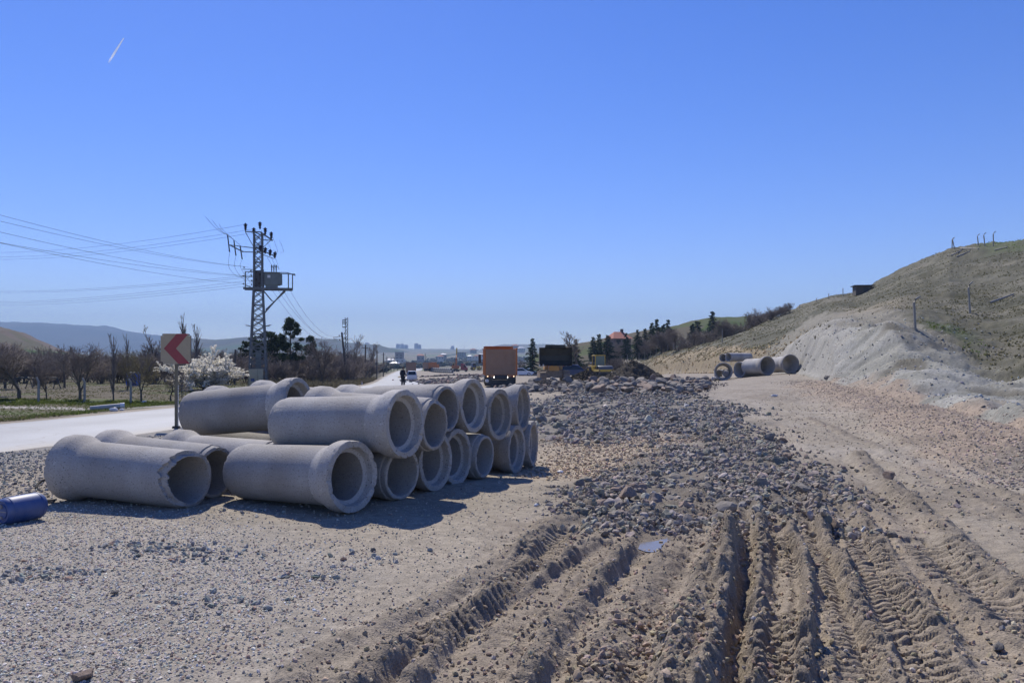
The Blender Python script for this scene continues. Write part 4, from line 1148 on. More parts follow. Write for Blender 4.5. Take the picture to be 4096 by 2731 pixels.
M['glass2'] = mat('pale_cab_glass', (.16, .22, .18), .1, 0, 0)
def roller():
    x, y, _ = at(2398, 1503, 113); z = gz(x, y)
    t = thing('road_roller', 'yellow road roller with a grey steel drum beside the soil heap', 'roller', (x, y, z), R(14))
    MB().lathe([(.60, -1.05), (.74, -1.05), (.76, -1.02), (.76, 1.02), (.74, 1.05), (.60, 1.05), (.56, .95), (.1, .93), (.0, .93)], (0.2, -1.5, .76), (1, 0, 0), 40).build('drum', M['sheet' if False else 'steel'], t, 35)
    f = MB()
    for s in (-1, 1): f.box((.2 + s * 1.15, -1.3, .82), (.12, 2.1, .3))
    f.box((.2, -2.38, .82), (2.42, .14, .3)).box((.2, -.35, .9), (2.42, .2, .4))
    f.build('drum_frame', M['yellow'], t, bevel=.02)
    MB().box((-.88, -2.46, .82), (.24, .02, .16)).build('badge', M['dark_steel'], t)
    MB().box((0, 1.6, 1.15), (1.7, 2.3, .8), top=(.95, .9)).build('engine_hood', M['yellow'], t, bevel=.08)
    MB().box((0, .4, 1.0), (1.0, 1.2, .5)).build('joint', M['dark_steel'], t, bevel=.03)
    for s in (-1, 1): wheel(t, (s * .95, 1.6, .72), .72, .5, rimc=M['yellow'])
    cb = MB().box((0, .35, 2.95), (1.62, 1.5, .12), top=(.96, .96)).box((0, .35, 1.42), (1.5, 1.4, .2))
    for sx in (-1, 1):
        for sy in (-1, 1): cb.beam((sx * .72, .35 + sy * .62, 1.45), (sx * .70, .35 + sy * .62, 2.92), .10)
    c = cb.build('cab', M['yellow'], t, bevel=.02)
    for s in (-1, 1): MB().box((s * .71, .35, 2.2), (.02, 1.14, 1.3)).build('side_window', M['glass'], c)
    MB().box((.0, -.28, 2.2), (1.3, .02, 1.3)).build('windscreen', M['glass2'], c)
    MB().box((0, .5, 1.85), (.5, .14, .8)).box((0, .3, 1.6), (.5, .5, .14)).build('seat', M['dark_steel'], c, bevel=.04)
    for s in (-1, 1): MB().beam((s * .76, -.3, 2.7), (s * .98, -.42, 2.7), .03).box((s * 1.0, -.42, 2.55), (.16, .06, .32)).build('mirror', M['dark_steel'], t)
    MB().box((-.95, .9, 1.9), (.24, .2, .1)).build('beacon', M['white'], t, bevel=.02)

roller()

def car(label, cat, paint, L, Wd, H, low, green, loc, rz, roofbar=False, name='parked_car', roofp=None):
    """low / green: side profiles (x forward, z) of the body and the glasshouse"""
    t = thing(name, label, cat, loc, rz)
    def taper(poly, w0, w1, m, nm, parent, inset=0.0):
        zs = [p[1] for p in poly]; z0, z1 = min(zs), max(zs); mb = MB(); n = len(poly); V = []
        for s in (-1, 1):
            for (x, z) in poly: V.append((x, s * lerp(w0, w1, (z - z0) / (z1 - z0)) / 2, z))
        Fs = [tuple(range(n)), tuple(range(2 * n - 1, n - 1, -1))] + [(k, k + n, (k + 1) % n + n, (k + 1) % n) for k in range(n)]
        mb.add(V, Fs); return mb.build(nm, m, parent, 40, bevel=.03, seg=2)
    body = taper(low, Wd, Wd * .97, paint, 'body', t)
    cab = taper(green, Wd * .96, Wd * .74, roofp or paint, 'roof', t)
    cx = sum(p[0] for p in green) / len(green); z0 = min(p[1] for p in green); z1 = max(p[1] for p in green)
    gl = [(cx + (p[0] - cx) * .90, z0 + .02 + (p[1] - z0) * .80) for p in green]
    zs0 = .02
    for s in (-1, 1):
        mb = MB(); n = len(gl); V = []
        for o in (0, .03):
            for (xx, zz) in gl:
                w = lerp(Wd * .96, Wd * .74, (zz - z0) / (z1 - z0)) / 2
                V.append((xx, s * (w - .01 + o), zz))
        mb.add(V, [tuple(range(n)), tuple(range(2 * n - 1, n - 1, -1))] + [(k, k + n, (k + 1) % n + n, (k + 1) % n) for k in range(n)])
        mb.build('side_window', M['glass'], t)
    # front and rear glass on the sloping ends of the glasshouse
    for nm, (a, b_) in (('windscreen', (green[0], green[1])), ('rear_window', (green[-1], green[-2]))):
        a = Vector((a[0], 0, a[1])); b2 = Vector((b_[0], 0, b_[1])); nrm = Vector((b2.z - a.z, 0, a.x - b2.x)).normalized()
        if (nrm.x > 0) != (nm == 'windscreen'): nrm = -nrm
        V = []
        for q, ww in ((a.lerp(b2, .1), .40), (a.lerp(b2, .88), .34)):
            for s in (-1, 1): V.append(q + nrm * .045 + Vector((0, s * Wd * ww, 0)))
        V += [v - nrm * .04 for v in V]
        MB().add(V, [(0, 1, 3, 2), (4, 6, 7, 5), (0, 2, 6, 4), (1, 5, 7, 3), (2, 3, 7, 6), (0, 4, 5, 1)]).build(nm, M['glass'], t)
    r = .32 if H < 1.7 else .33
    for fx in (L * .30, -L * .29):
        for s in (-1, 1): wheel(t, (fx, s * (Wd / 2 - .10), r), r, .22, (0, 1, 0))
    for s in (-1, 1):
        MB().box((L / 2 - .08, s * Wd * .36, .66), (.18, .34, .15)).build('headlight', M['sheet'], t, bevel=.03)
        MB().box((-L / 2 + .05, s * Wd * .43, .85), (.14, .18, .34)).build('tail_light', M['red'], t, bevel=.02)
    MB().box((L / 2 - .02, 0, .38), (.08, Wd * .8, .16)).box((-L / 2 + .02, 0, .36), (.08, Wd * .86, .14)).build('bumper', M['dark_steel'], t, bevel=.02)
    MB().box((-L / 2 + .0, 0, .62), (.04, .5, .12)).build('licence_plate', M['white'], t)
    if roofbar:
        for s in (-1, 1): MB().beam((-L * .32, s * Wd * .33, H + .05), (L * .12, s * Wd * .33, H + .05), .05).beam((-L * .30, s * Wd * .33, H - .02), (-L * .30, s * Wd * .33, H + .05), .04).beam((L * .10, s * Wd * .33, H - .02), (L * .10, s * Wd * .33, H + .05), .04).build('roof_rail', M['sheet'], t)
    return t
def sedan(L=4.5, H=1.45):
    low = [(-L / 2, .35), (-L / 2 + .02, .72), (-L / 2 + .12, .95), (-L * .28, .98), (L * .20, .95), (L * .42, .80), (L / 2 - .04, .66), (L / 2, .42), (L / 2 - .1, .22), (-L / 2 + .1, .22)]
    green = [(L * .24, .92), (L * .07, H - .04), (L * -.02, H), (-L * .15, H - .02), (-L * .36, .95)]
    return low, green
lo, gr = sedan()
x, y, _ = at(2136, 1504, 148)
car('white sedan parked side on behind the orange dump truck', 'car', M['white'], 4.5, 1.8, 1.45, lo, gr, (x - 2.25, y, gz(x, y)), R(-4))
x, y, _ = at(2155, 1504, 154)
car('blue grey car parked just beyond the white sedan', 'car', M['bluegrey'], 4.4, 1.8, 1.45, lo, gr, (x - 2.2, y, gz(x, y)), R(-12))
def mpv(L=4.4, H=1.75):
    low = [(-L / 2, .35), (-L / 2 + .02, .98), (L * .24, 1.0), (L * .42, .86), (L / 2 - .03, .7), (L / 2, .42), (L / 2 - .1, .22), (-L / 2 + .1, .22)]
    green = [(L * .32, .96), (L * .12, H - .06), (L * .0, H), (-L * .40, H - .03), (-L * .485, .98)]
    return low, green
lo, gr = mpv()
x, y, _ = at(2357, 1498, 122)
car('dark blue people carrier with roof rails between the loader and the roller', 'van', M['navy'], 4.5, 1.8, 1.7, lo, gr, (x - 2.25, y, gz(x, y)), R(-6), True)
x, y, _ = at(1642, 1524, 141)
car('small white van driving away on the road, seen from behind', 'van', M['white'], 4.3, 1.78, 1.78, lo, gr, (x, y + 2.1, float(road_z(y)) + .07), R(97), name='white_van')

def road_truck(label, u, v, d, rz, bodym, h=3.3, cabm=None, on_road=True, L=6.0, wd=2.5):
    x, y, _ = at(u, v, d); z = float(road_z(y)) + .07 if on_road else gz(x, y)
    t = thing('dump_truck', label, 'dump truck', (x, y, z), rz)
    b = MB()
    for s in (-1, 1): b.box((s * (wd / 2 - .04), L / 2, 1.0 + (h - 1) / 2), (.08, L, h - 1.0))
    b.box((0, L / 2, 1.0), (wd, L, .1)).box((0, L, 1.1 + (h - 1) / 2), (wd, .1, h - .9))
    for s in (-1, 1):
        for k in range(5): b.box((s * (wd / 2 + .03), .4 + k * 1.2, 1.0 + (h - 1) / 2), (.06, .14, h - 1.05))
        b.box((s * wd / 2, L / 2, h), (.14, L, .12))
    b.build('dump_body', bodym, t, bevel=.01)
    MB().box((0, .02, 1.0 + (h - 1) / 2), (wd - .14, .08, h - 1.1)).box((0, -.04, h - .1), (wd - .1, .06, .14)).build('tailgate', M['orange_dusty'], t, bevel=.01)
    MB().box((0, L / 2 + .6, .78), (1.0, L + 2, .3)).box((0, .2, .62), (wd - .2, .12, .3)).build('chassis', M['dark_steel'], t, bevel=.01)
    for yy in (1.0, 2.3, L + 1.2):
        for s in (-1, 1): wheel(t, (s * .95, yy, .5), .5, .5 if yy < 4 else .3)
    for s in (-1, 1): MB().box((s * 1.0, .12, .62), (.24, .06, .12)).build('tail_light', M['red'], t)
    c = MB().box((0, L + 1.1, 1.75), (2.45, 1.8, 1.9), top=(.95, .9)).build('cab', cabm or M['orange'], t, bevel=.06)
    MB().box((0, L + 1.98, 2.0), (2.1, .06, .8)).build('windscreen', M['glass'], c)
    return t
road_truck('brown orange tipper truck driving away on the road ahead of the white van', 1644, 1504, 206, R(7.5), M['orange_dusty'], 3.35)
road_truck('distant orange dump truck parked at the left end of the far pipe row', 1703, 1489, 300, R(-28), M['orange'], 3.2, on_road=False, L=5.5, wd=2.6)

def red_truck():
    x, y, _ = at(1857, 1484, 306); z = gz(x, y) + .3
    t = thing('truck', 'distant dark red lorry cab beside the excavator, seen from its side', 'lorry', (x, y, z), R(0))
    c = MB().prism([(-1.3, .6), (-1.3, 3.3), (-.9, 3.25), (.3, 2.9), (.75, 2.0), (1.3, 1.5), (1.4, .6)], -1.2, 1.2).build('cab', M['darkred'], t, bevel=.08)
    MB().prism([(-.1, 1.75), (-.1, 2.6), (.25, 2.6), (.6, 1.9), (.6, 1.75)], -1.22, 1.22).build('side_window', M['glass'], c)
    MB().box((-2.4, 0, .8), (4.4, 1.0, .3)).build('chassis', M['dark_steel'], t)
    for xx in (.7, -2.8, -4.0):
        for s in (-1, 1): wheel(t, (xx, s * 1.0, .5), .5, .35, (0, 1, 0))
red_truck()

def excavator():
    x, y, _ = at(1823, 1488, 310); z = gz(x, y) + .3
    t = thing('excavator', 'distant orange excavator seen from behind with a raised yellow arm', 'excavator', (x, y, z), R(0))
    for s in (-1, 1): MB().box((s * 1.15, 0, .45), (.6, 4.2, .9)).build('track', M['dust_steel'], t, bevel=.2)
    MB().box((0, 0, 1.0), (1.6, 1.8, .35)).build('turntable', M['dark_steel'], t)
    MB().box((0, -1.6, 1.85), (2.9, 1.3, 1.25)).build('counterweight', M['orange'], t, bevel=.12)
    MB().box((.1, .4, 1.7), (2.5, 2.6, .9)).build('upper_body', M['yellow'], t, bevel=.05)
    c = MB().box((-.85, 1.0, 2.6), (.95, 1.6, 1.5), top=(.9, .85)).build('cab', M['yellow'], t, bevel=.05)
    MB().box((-.85, .18, 2.7), (.7, .04, .9)).build('rear_window', M['glass'], c)
    MB().beam((.1, 1.2, 1.9), (.05, 2.6, 5.2), .6, .7).beam((.05, 2.6, 5.2), (.05, 4.6, 6.9), .45, .55).build('boom', M['orange'], t, bevel=.04)
    MB().beam((.05, 4.6, 6.9), (.05, 4.9, 9.3), .42, .5).build('arm', M['yellow'], t, bevel=.04)
    MB().cyl((.05, 2.0, 3.0), (.05, 3.6, 5.8), .12).build('ram', M['steel'], t)
excavator()

def tractor():
    x, y, _ = at(1903, 1484, 330); z = gz(x, y) + .7
    t = thing('tractor', 'distant dark tractor with a boxy cab right of the red lorry', 'tractor', (x, y, z), R(20))
    for (xx, r) in ((-1.2, .8), (1.4, .6)):
        for s in (-1, 1): wheel(t, (xx, s * .95, r), r, .45, (0, 1, 0), M['yellow'])
    MB().box((.9, 0, 1.25), (2.0, .9, .7)).build('bonnet', M['yellow'], t, bevel=.06)
    c = MB().box((-.9, 0, 2.0), (1.5, 1.5, 1.7), top=(.9, .9)).build('cab', M['navy'], t, bevel=.04)
    MB().box((-.9, 0, 2.3), (1.3, 1.56, .8)).build('side_window', M['glass'], c)
    MB().box((-.9, 0, 2.92), (1.6, 1.6, .12)).build('roof', M['sheet'], c, bevel=.03)
tractor()

# ------------------------------------------------------------------ people
def skinned(name, pts, edges, rad, mt, parent=None, sub=2):
    me = bpy.data.meshes.new(name); me.from_pydata([p for p in pts], edges, [])
    o = bpy.data.objects.new(name, me); C.objects.link(o)
    sk = o.modifiers.new('s', 'SKIN'); sb = o.modifiers.new('u', 'SUBSURF'); sb.levels = sb.render_levels = sub
    if not me.skin_vertices: me.skin_vertices.new()
    for i, v in enumerate(me.skin_vertices[0].data):
        r = rad[i]; v.radius = r if isinstance(r, tuple) else (r, r); v.use_root = (i == 0)
    dg = bpy.context.evaluated_depsgraph_get(); dg.update()
    m2 = bpy.data.meshes.new_from_object(o.evaluated_get(dg)); bpy.data.objects.remove(o)
    m2.materials.clear(); m2.materials.append(mt)
    m2.polygons.foreach_set('use_smooth', [True] * len(m2.polygons))
    return link(bpy.data.objects.new(name, m2), parent)
M['cloth'] = mat('dark_navy_cloth', (.012, .014, .024), .9, 0, .2, 8)
M['trouser'] = mat('black_trousers', (.014, .015, .02), .9, 0, .2, 8)
M['skin'] = mat('skin', (.38, .22, .15), .6, 0, .05, 8)
M['hair'] = mat('dark_hair', (.012, .010, .009), .7, 0, .2, 20)
M['paper'] = mat('brown_folder', (.20, .15, .09), .8, 0, .1, 6)
def person(label, x, y, z, rz, H=1.76):
    t = thing('person', label, 'person', (x, y, z), rz, scale=H / 1.76)
    # local +x is where the person looks; standing
    P = [(0, 0, .95), (0, 0, 1.12), (.01, 0, 1.30), (.0, 0, 1.44), (.01, 0, 1.52), (.02, 0, 1.60), (.025, 0, 1.70),
         (0, .10, .90), (.01, .105, .50), (-.01, .11, .09), (.12, .12, .035), (0, -.10, .90), (.02, -.105, .50), (0, -.11, .09), (.13, -.12, .035),
         (-.01, .185, 1.42), (-.04, .24, 1.16), (.07, .23, .95), (.12, .21, .90), (-.01, -.185, 1.42), (-.04, -.25, 1.17), (.10, -.23, .98), (.16, -.20, .96)]
    E = [(0, 1), (1, 2), (2, 3), (3, 4), (4, 5), (5, 6), (0, 7), (7, 8), (8, 9), (9, 10), (0, 11), (11, 12), (12, 13), (13, 14), (3, 15), (15, 16), (16, 17), (17, 18), (3, 19), (19, 20), (20, 21), (21, 22)]
    Rr = [(.15, .13), (.155, .125), (.165, .13), (.10, .10), .058, .085, .078, (.10, .095), .068, .048, .04, (.10, .095), .068, .048, .04, .075, .055, .043, .035, .075, .055, .043, .035]
    skinned('body', P, E, Rr, M['skin'], t)
    # coat, trousers, hair as clothing over the body
    skinned('coat', [(0, 0, .84), (0, 0, 1.0), (0, 0, 1.15), (.01, 0, 1.30), (0, 0, 1.43), (.01, 0, 1.5), (-.01, .19, 1.42), (-.045, .25, 1.16), (.06, .235, .97), (-.01, -.19, 1.42), (-.045, -.26, 1.17), (.09, -.24, .99)],
            [(0, 1), (1, 2), (2, 3), (3, 4), (4, 5), (4, 6), (6, 7), (7, 8), (4, 9), (9, 10), (10, 11)],
            [(.20, .175), (.195, .165), (.19, .155), (.195, .16), (.135, .13), .075, .095, .074, .062, .095, .074, .062], M['cloth'], t)
    skinned('trousers', [(0, 0, .92), (0, .10, .84), (.01, .108, .50), (-.01, .112, .07), (0, -.10, .84), (.02, -.108, .50), (0, -.112, .07)],
            [(0, 1), (1, 2), (2, 3), (0, 4), (4, 5), (5, 6)], [.15, .125, .09, .072, .125, .09, .072], M['trouser'], t)
    for s in (-1, 1): MB().box((.05, s * .115, .045), (.28, .10, .09), top=(.8, .8)).build('shoe', M['hair'], t, 40, bevel=.025)
    h = MB().lathe([(0, .10), (.05, .095), (.088, .06), (.098, .01), (.09, -.05)], (.012, 0, 1.69), (-.18, 0, 1), 18).build('hair', M['hair'], t, 60)
    face = MB()
    face.add([(.10, -.012, 1.64), (.10, .012, 1.64), (.125, 0, 1.625), (.098, 0, 1.68)], [(0, 1, 2), (0, 2, 3), (1, 3, 2)])
    face.build('nose', M['skin'], t)
    for s in (-1, 1):
        MB().lathe([(0, .012), (.01, .006), (.012, 0)], (.097, s * .032, 1.665), (1, 0, 0), 8).build('eye', M['hair'], t)
        MB().box((.015, s * .088, 1.65), (.045, .02, .06)).build('ear', M['skin'], t, bevel=.008)
    MB().box((.10, 0, 1.592), (.012, .045, .008)).build('mouth', M['darkred'], t)
    for s, (hx, hy, hz) in ((1, (.12, .21, .90)), (-1, (.16, -.20, .96))):
        hd = MB().box((hx + .03, hy, hz - .02), (.085, .035, .08)).build('hand', M['skin'], t, bevel=.012)
        for k in range(4):
            fz = hz + .012 - k * .02; l = (.062, .07, .066, .052)[k]
            MB().tube([(hx + .068, hy, fz), (hx + .068 + l * .6, hy - .006 * s, fz - .012), (hx + .068 + l * .85, hy - .022 * s, fz - .035)], [.0095, .009, .0075], 7).build('finger', M['skin'], hd)
        MB().tube([(hx + .02, hy - .012 * s, hz + .02), (hx + .055, hy - .03 * s, hz + .035), (hx + .08, hy - .032 * s, hz + .03)], [.0105, .0095, .008], 7).build('thumb', M['skin'], hd)
    return t
px_, py_, _ = at(1612, 1550, 71)
person('man in dark coat standing on the road behind the pipe stack', px_, py_, float(road_z(py_)) + .085, R(62))
o = MB().box((0, 0, 0), (.34, .24, .02)).build('folder', M['paper'], None, bevel=.004)
tag(o, 'brown folder held low by the man on the road', 'folder'); o.location = (px_ - .33, py_ + .16, float(road_z(py_)) + .95); o.rotation_euler = (R(12), R(-14), R(62))
x, y, _ = at(1927, 1473, 360)
person('tiny far person in dark clothes beside the distant tractor', x, y, gz(x, y) + .5, R(200))
# ------------------------------------------------------------------ chevron sign, pylon, poles and wires
x, y, _ = at(703, 1712, 25.5); z = gz(x, y)
sg = thing('road_sign', 'square cream road sign with a red chevron pointing left on a brown post', 'sign', (x, y, z), R(3))
pl = MB().box((0, 0, 2.55), (.94, .02, .97))
bmx = pl.build('sign_plate', mat('faded_cream_sheet', (.36, .29, .19), .5, 0, .05, 4), sg)
bm = bmesh.new(); bm.from_mesh(bmx.data)
bmesh.ops.bevel(bm, geom=[e for e in bm.edges if abs((e.verts[0].co - e.verts[1].co).y) > .01], offset=.07, segments=4, affect='EDGES'); bm.to_mesh(bmx.data); bm.free()
MB().prism([(-.37, 2.56), (.03, 3.028), (.40, 3.028), (.01, 2.56), (.45, 2.072), (.08, 2.072)], -.0145, -.0105).build('chevron', mat('faded_red_sheet', (.27, .04, .045), .5, 0, .08, 4), bmx)
MB().box((.455, .03, 2.55), (.04, .05, .84)).box((-.455, .03, 2.55), (.04, .05, .84)).box((0, .03, 3.0), (.86, .04, .04)).box((0, .03, 2.1), (.86, .04, .04)).build('back_frame', M['dark_steel'], sg)
po = MB().box((0, .045, 1.02), (.09, .05, 2.06)).box((.03, .075, 1.02), (.03, .03, 2.06)).build('post', mat('brown_post_paint', (.16, .135, .085), .6, 0, .1, 6), sg)
h = MB()
for k in range(26): h.box((.062, .045, .1 + k * .05), (.026, .03, .028))
h.build('bolt_strip', M['sheet'], po)
MB().box((0, .05, .03), (.22, .2, .1)).build('foot', M['dark_steel'], sg, bevel=.02)

ang = M['steel']
def lattice(mb, zs, ws, c=(0, 0), leg=.07, br=.04):
    """square lattice mast: widths ws at heights zs"""
    for i in range(len(zs) - 1):
        z0, z1, w0, w1 = zs[i], zs[i + 1], ws[i] / 2, ws[i + 1] / 2
        K0 = [(c[0] + sx * w0, c[1] + sy * w0, z0) for sx, sy in ((-1, -1), (1, -1), (1, 1), (-1, 1))]
        K1 = [(c[0] + sx * w1, c[1] + sy * w1, z1) for sx, sy in ((-1, -1), (1, -1), (1, 1), (-1, 1))]
        for k in range(4):
            mb.beam(K0[k], K1[k], leg)
            mb.beam(K0[k], K1[(k + 1) % 4], br * .8, br); mb.beam(K0[(k + 1) % 4], K1[k], br * .8, br)
            if i % 2 == 0: mb.beam(K0[k], K0[(k + 1) % 4], br)
def insul(parent, p, h=.5, r=.13, d=(0, 0, 1), n=4, name='insulator'):
    prof = [(.03, 0)]
    for k in range(n):
        z0 = .15 * h + k * .75 * h / n; rr = r * (.62 + .38 * k / max(n - 1, 1))
        prof += [(r * .35, z0), (rr, z0 + .02), (rr * .8, z0 + .55 * .75 * h / n), (r * .35, z0 + .75 * h / n)]
    prof += [(.04, .95 * h), (.03, h)]
    return MB().lathe(prof, p, d, 14, caps=(True, True)).build(name, M['ins'], parent, 40)

tx, ty, _ = at(1033, 1545, 62); tz = gz(tx, ty)
pyl = thing('transformer_pylon', 'tall steel lattice pylon with a transformer on a side platform', 'pylon', (tx, ty, tz), R(12))
zb = lambda v: EYE - (v - V0) / F * 62 - tz      # height of a photo row on the pylon
top = zb(935)
hs = [0] ; 
nseg = 22
hs = [top * (1 - (1 - k / nseg) ** 1.05) if False else top * k / nseg for k in range(nseg + 1)]
ws = [lerp(1.36, .62, min(hh / zb(1130), 1)) if hh < zb(1130) else .60 for hh in hs]
mb = MB(); lattice(mb, hs, ws, (0, 0), .12, .06); mb.build('lattice_mast', ang, pyl)
# top crossarms with pin insulators
mb = MB(); mb.beam((-.95, -.25, top + .1), (.2, -.25, top + .1), .08).beam((-.95, -.25, top + .1), (-.3, -.2, top - 1.1), .05)
mb.beam((.2, -.3, top + .08), (1.05, .3, top - .45), .09).beam((.95, .25, top - .4), (.3, .1, top - 1.1), .05).beam((-.3, -.25, top + .1), (.3, .3, top - .1), .07).beam((.3, .1, top - .45), (1.0, .25, top - .45), .06)
mb.build('crossarm', ang, pyl)
ins_top = [(-.92, -.25, top + .15), (.15, -.25, top + .3), (-.32, -.1, top - .15), (.52, 0, top - .1), (.95, .25, top - .38)]
for p in ins_top: insul(pyl, p, .62, .17)
# left switch arm
za = zb(1000)
mb = MB(); mb.beam((.5, -.2, za + .05), (-1.0, -.5, za + .15), .06).beam((.5, .2, za - .15), (-1.0, -.2, za - .2), .06).beam((-1.0, -.5, za + .15), (-2.1, -1.0, za + .2), .05).beam((-1.0, -.2, za - .2), (-1.3, -.2, za - .1), .05).beam((-2.0, -.9, za + .2), (-1.1, -.1, za - .2), .07)
mb.build('switch_arm', ang, pyl)
for k in range(3): MB().beam((-2.15 + k * .42, -.9 + k * .3, za + .95 - k * .35), (-2.0 + k * .42, -.9 + k * .3, za - .35 - k * .22), .09).build('surge_arrester', M['ins'], pyl, bevel=.02)
zf_ = zb(1010)
mb = MB(); mb.beam((.0, -.35, zf_ + .25), (1.35, -.6, zf_ - .35), .09).beam((.2, .0, zf_ - .1), (1.2, -.4, zf_ - .5), .05); mb.build('fuse_arm', ang, pyl)
for k in range(4): insul(pyl, (.2 + k * .36, -.5 - k * .05, zf_ + .0 - k * .17), .55, .17, (.1, -.4, 1), 3, 'fuse')
# platform with railing
zp = zb(1155); zr = zb(1090)
mb = MB()
mb.box((.72, -.35, zp), (3.6, .10, .16)).box((.72, .55, zp), (3.6, .10, .16)).box((.9, .1, zp + .03), (3.0, .9, .05)).box((2.5, .1, zp), (.1, 1.0, .14))
for yy in (-.35, .55):
    mb.beam((.5, yy, zp - 1.9 if yy < 0 else zp - 1.6), (2.0, yy, zp - .1), .09)
mb.beam((.4, -.3, zp - .15), (1.0, .1, zp - .9), .07).beam((1.1, -.35, zp - .95), (1.1, .55, zp - .95), .06)
mb.build('platform', ang, pyl)
mb = MB(); hr = zr - zp
mb.beam((-.95, -.35, zr), (2.2, -.35, zr), .06).beam((2.2, -.35, zr), (2.75, .55, zr - .1), .06).beam((.3, .55, zr), (2.75, .55, zr), .06)
for xx, yy in ((2.28, -.3), (2.55, .4), (-.92, -.35), (.45, -.35)): mb.beam((xx, yy, zp), (xx, yy, zr), .08)
mb.beam((-.92, -.35, zp + .25), (-.3, -.35, zp), .06); mb.beam((-1.15, -.35, zp + .9), (-.3, -.35, zp + .9), .05); mb.beam((-1.15, -.35, zp + 1.45), (-.3, -.35, zp + 1.45), .05)
mb.build('railing', ang, pyl)
tr = MB().box((1.05, .05, zp + .78), (1.22, .72, .98)).box((1.0, .05, zp + .2), (.9, .6, .26)).build('transformer', M['trafo'], pyl, bevel=.03)
fn = MB()
for k in range(9): fn.box((1.70, -.25 + k * .075, zp + .75), (.16, .02, .8))
fn.build('cooling_fins', M['trafo'], tr); MB().box((.82, -.325, zp + .95), (.22, .02, .2)).build('name_plate', M['sheet'], tr)
for k in range(3): insul(tr, (1.0 + k * .17, .0, zp + 1.27), .62, .075, n=5, name='bushing')
mb = MB()
for k in range(7): mb.box((.42, -.36, zp + .2 + k * .2), (.07, .1, .1))
mb.build('terminal', M['dark_steel'], pyl)
lv = []
for k, (xx, zz) in enumerate([(-1.0, 1.62), (-1.05, .95), (-.5, 1.35), (-.45, 1.0), (-.45, .6), (-.45, .3), (-.1, 1.3), (-.1, .7), (.15, 1.1), (.1, .4), (-1.05, .35)]):
    lv.append((xx, -.42, zp + zz)); insul(pyl, (xx, -.36, zp + zz - .06), .2, .06, (0, -1, .3), 2, 'low_voltage_insulator')
MB().box((.0, -.1, zp + .75), (.42, .5, 1.3)).build('switch_box', M['dark_steel'], pyl, bevel=.02)
# guard spikes, ladder board and cabinet
sp = MB(); zs_ = zb(1306)
for s in (-1, 1):
    for k in range(3): sp.beam((s * .45, -.4 + k * .4, zs_), (s * .95, -.5 + k * .5, zs_ + .14), .025)
sp.beam((-.9, -.45, zs_), (.9, -.45, zs_), .03); sp.build('climbing_guard', ang, pyl)
MB().box((.05, -.45, zb(1450)), (.42, .05, 1.9)).build('grey_panel', M['trafo'], pyl)
cb = MB().box((-.10, -.72, zb(1510)), (1.06, .4, 1.35)).build('cabinet', M['cream'], pyl, bevel=.02)
MB().box((.03, -.925, zb(1510)), (.012, .01, 1.3)).build('door_gap', M['dark_steel'], cb)
MB().box((-.32, -.93, zb(1518)), (.27, .012, .22)).build('blue_label', M['blue'], cb)
pm_ = Matrix.LocRotScale(pyl.location, pyl.rotation_euler.to_quaternion(), None)
def onpyl(p): return pm_ @ Vector(p)

def wire(a, b, sag, label, group, r=.008, name='power_line', n=26):
    a = Vector(a); b = Vector(b); pts = []
    for i in range(n + 1):
        t_ = i / n; p = a.lerp(b, t_); p.z -= sag * 4 * t_ * (1 - t_); pts.append(p)
    o = MB().tube(pts, r, 5, caps=False).build(name, M['wire'], None, 60)
    return tag(o, label, 'power line', group)
GA, GB_, GC = 'low voltage wires coming in from the left', 'high voltage wires rising to the pylon top', 'wires from the pylon to the leaning pole'
def far_end(u, v, d): return at(u, v, d)
# (row at the left edge, distance there, pylon attachment, sag)
for (v0, d0, p, s) in [(898, 30, (-1.0, -.42, zp + 1.66), .35), (920, 31, (-.4, -.35, zp + 1.6), .35), (966, 30, (-1.05, -.42, zp + .97), .35), (1007, 33, (-1.05, -.42, zp + .93), .3), (1017, 30, (-1.05, -.42, zp + .35), .3)]:
    a = Vector(at(0, v0, d0)); b = onpyl(p); e = a + (a - b).normalized() * 14 + Vector((0, 0, 1.2))
    wire(e, b, s * 1.6, 'dark wire sloping down from the upper left to the pylon platform', GA, .008)
for (v0, d0, p, s) in [(990, 95, ins_top[0], 1.2), (1009, 97, ins_top[2], 1.2), (1020, 99, (.1, .2, top - .3), 1.2)]:
    a = Vector(at(0, v0, d0)); b = onpyl((p[0], p[1], p[2] + .5)); e = a + (a - b).normalized() * 30 + Vector((0, 0, .8))
    wire(e, b, s, 'thin wire climbing from the left to the insulators on the pylon top', GB_, .011)
for (v0, d0, p, s) in [(1148, 130, (-.45, -.42, zp + 1.0), .8), (1153, 132, (-.45, -.42, zp + .85), .8), (1192, 134, (-.45, -.42, zp + .62), .8), (1198, 136, (-.1, -.42, zp + .45), .8), (1206, 138, (-.45, -.42, zp + .2), .8)]:
    a = Vector(at(0, v0, d0)); b = onpyl(p); e = a + (a - b).normalized() * 40
    wire(e, b, s, 'faint lower wire running left from the pylon platform', 'faint lower wires left of the pylon', .010)
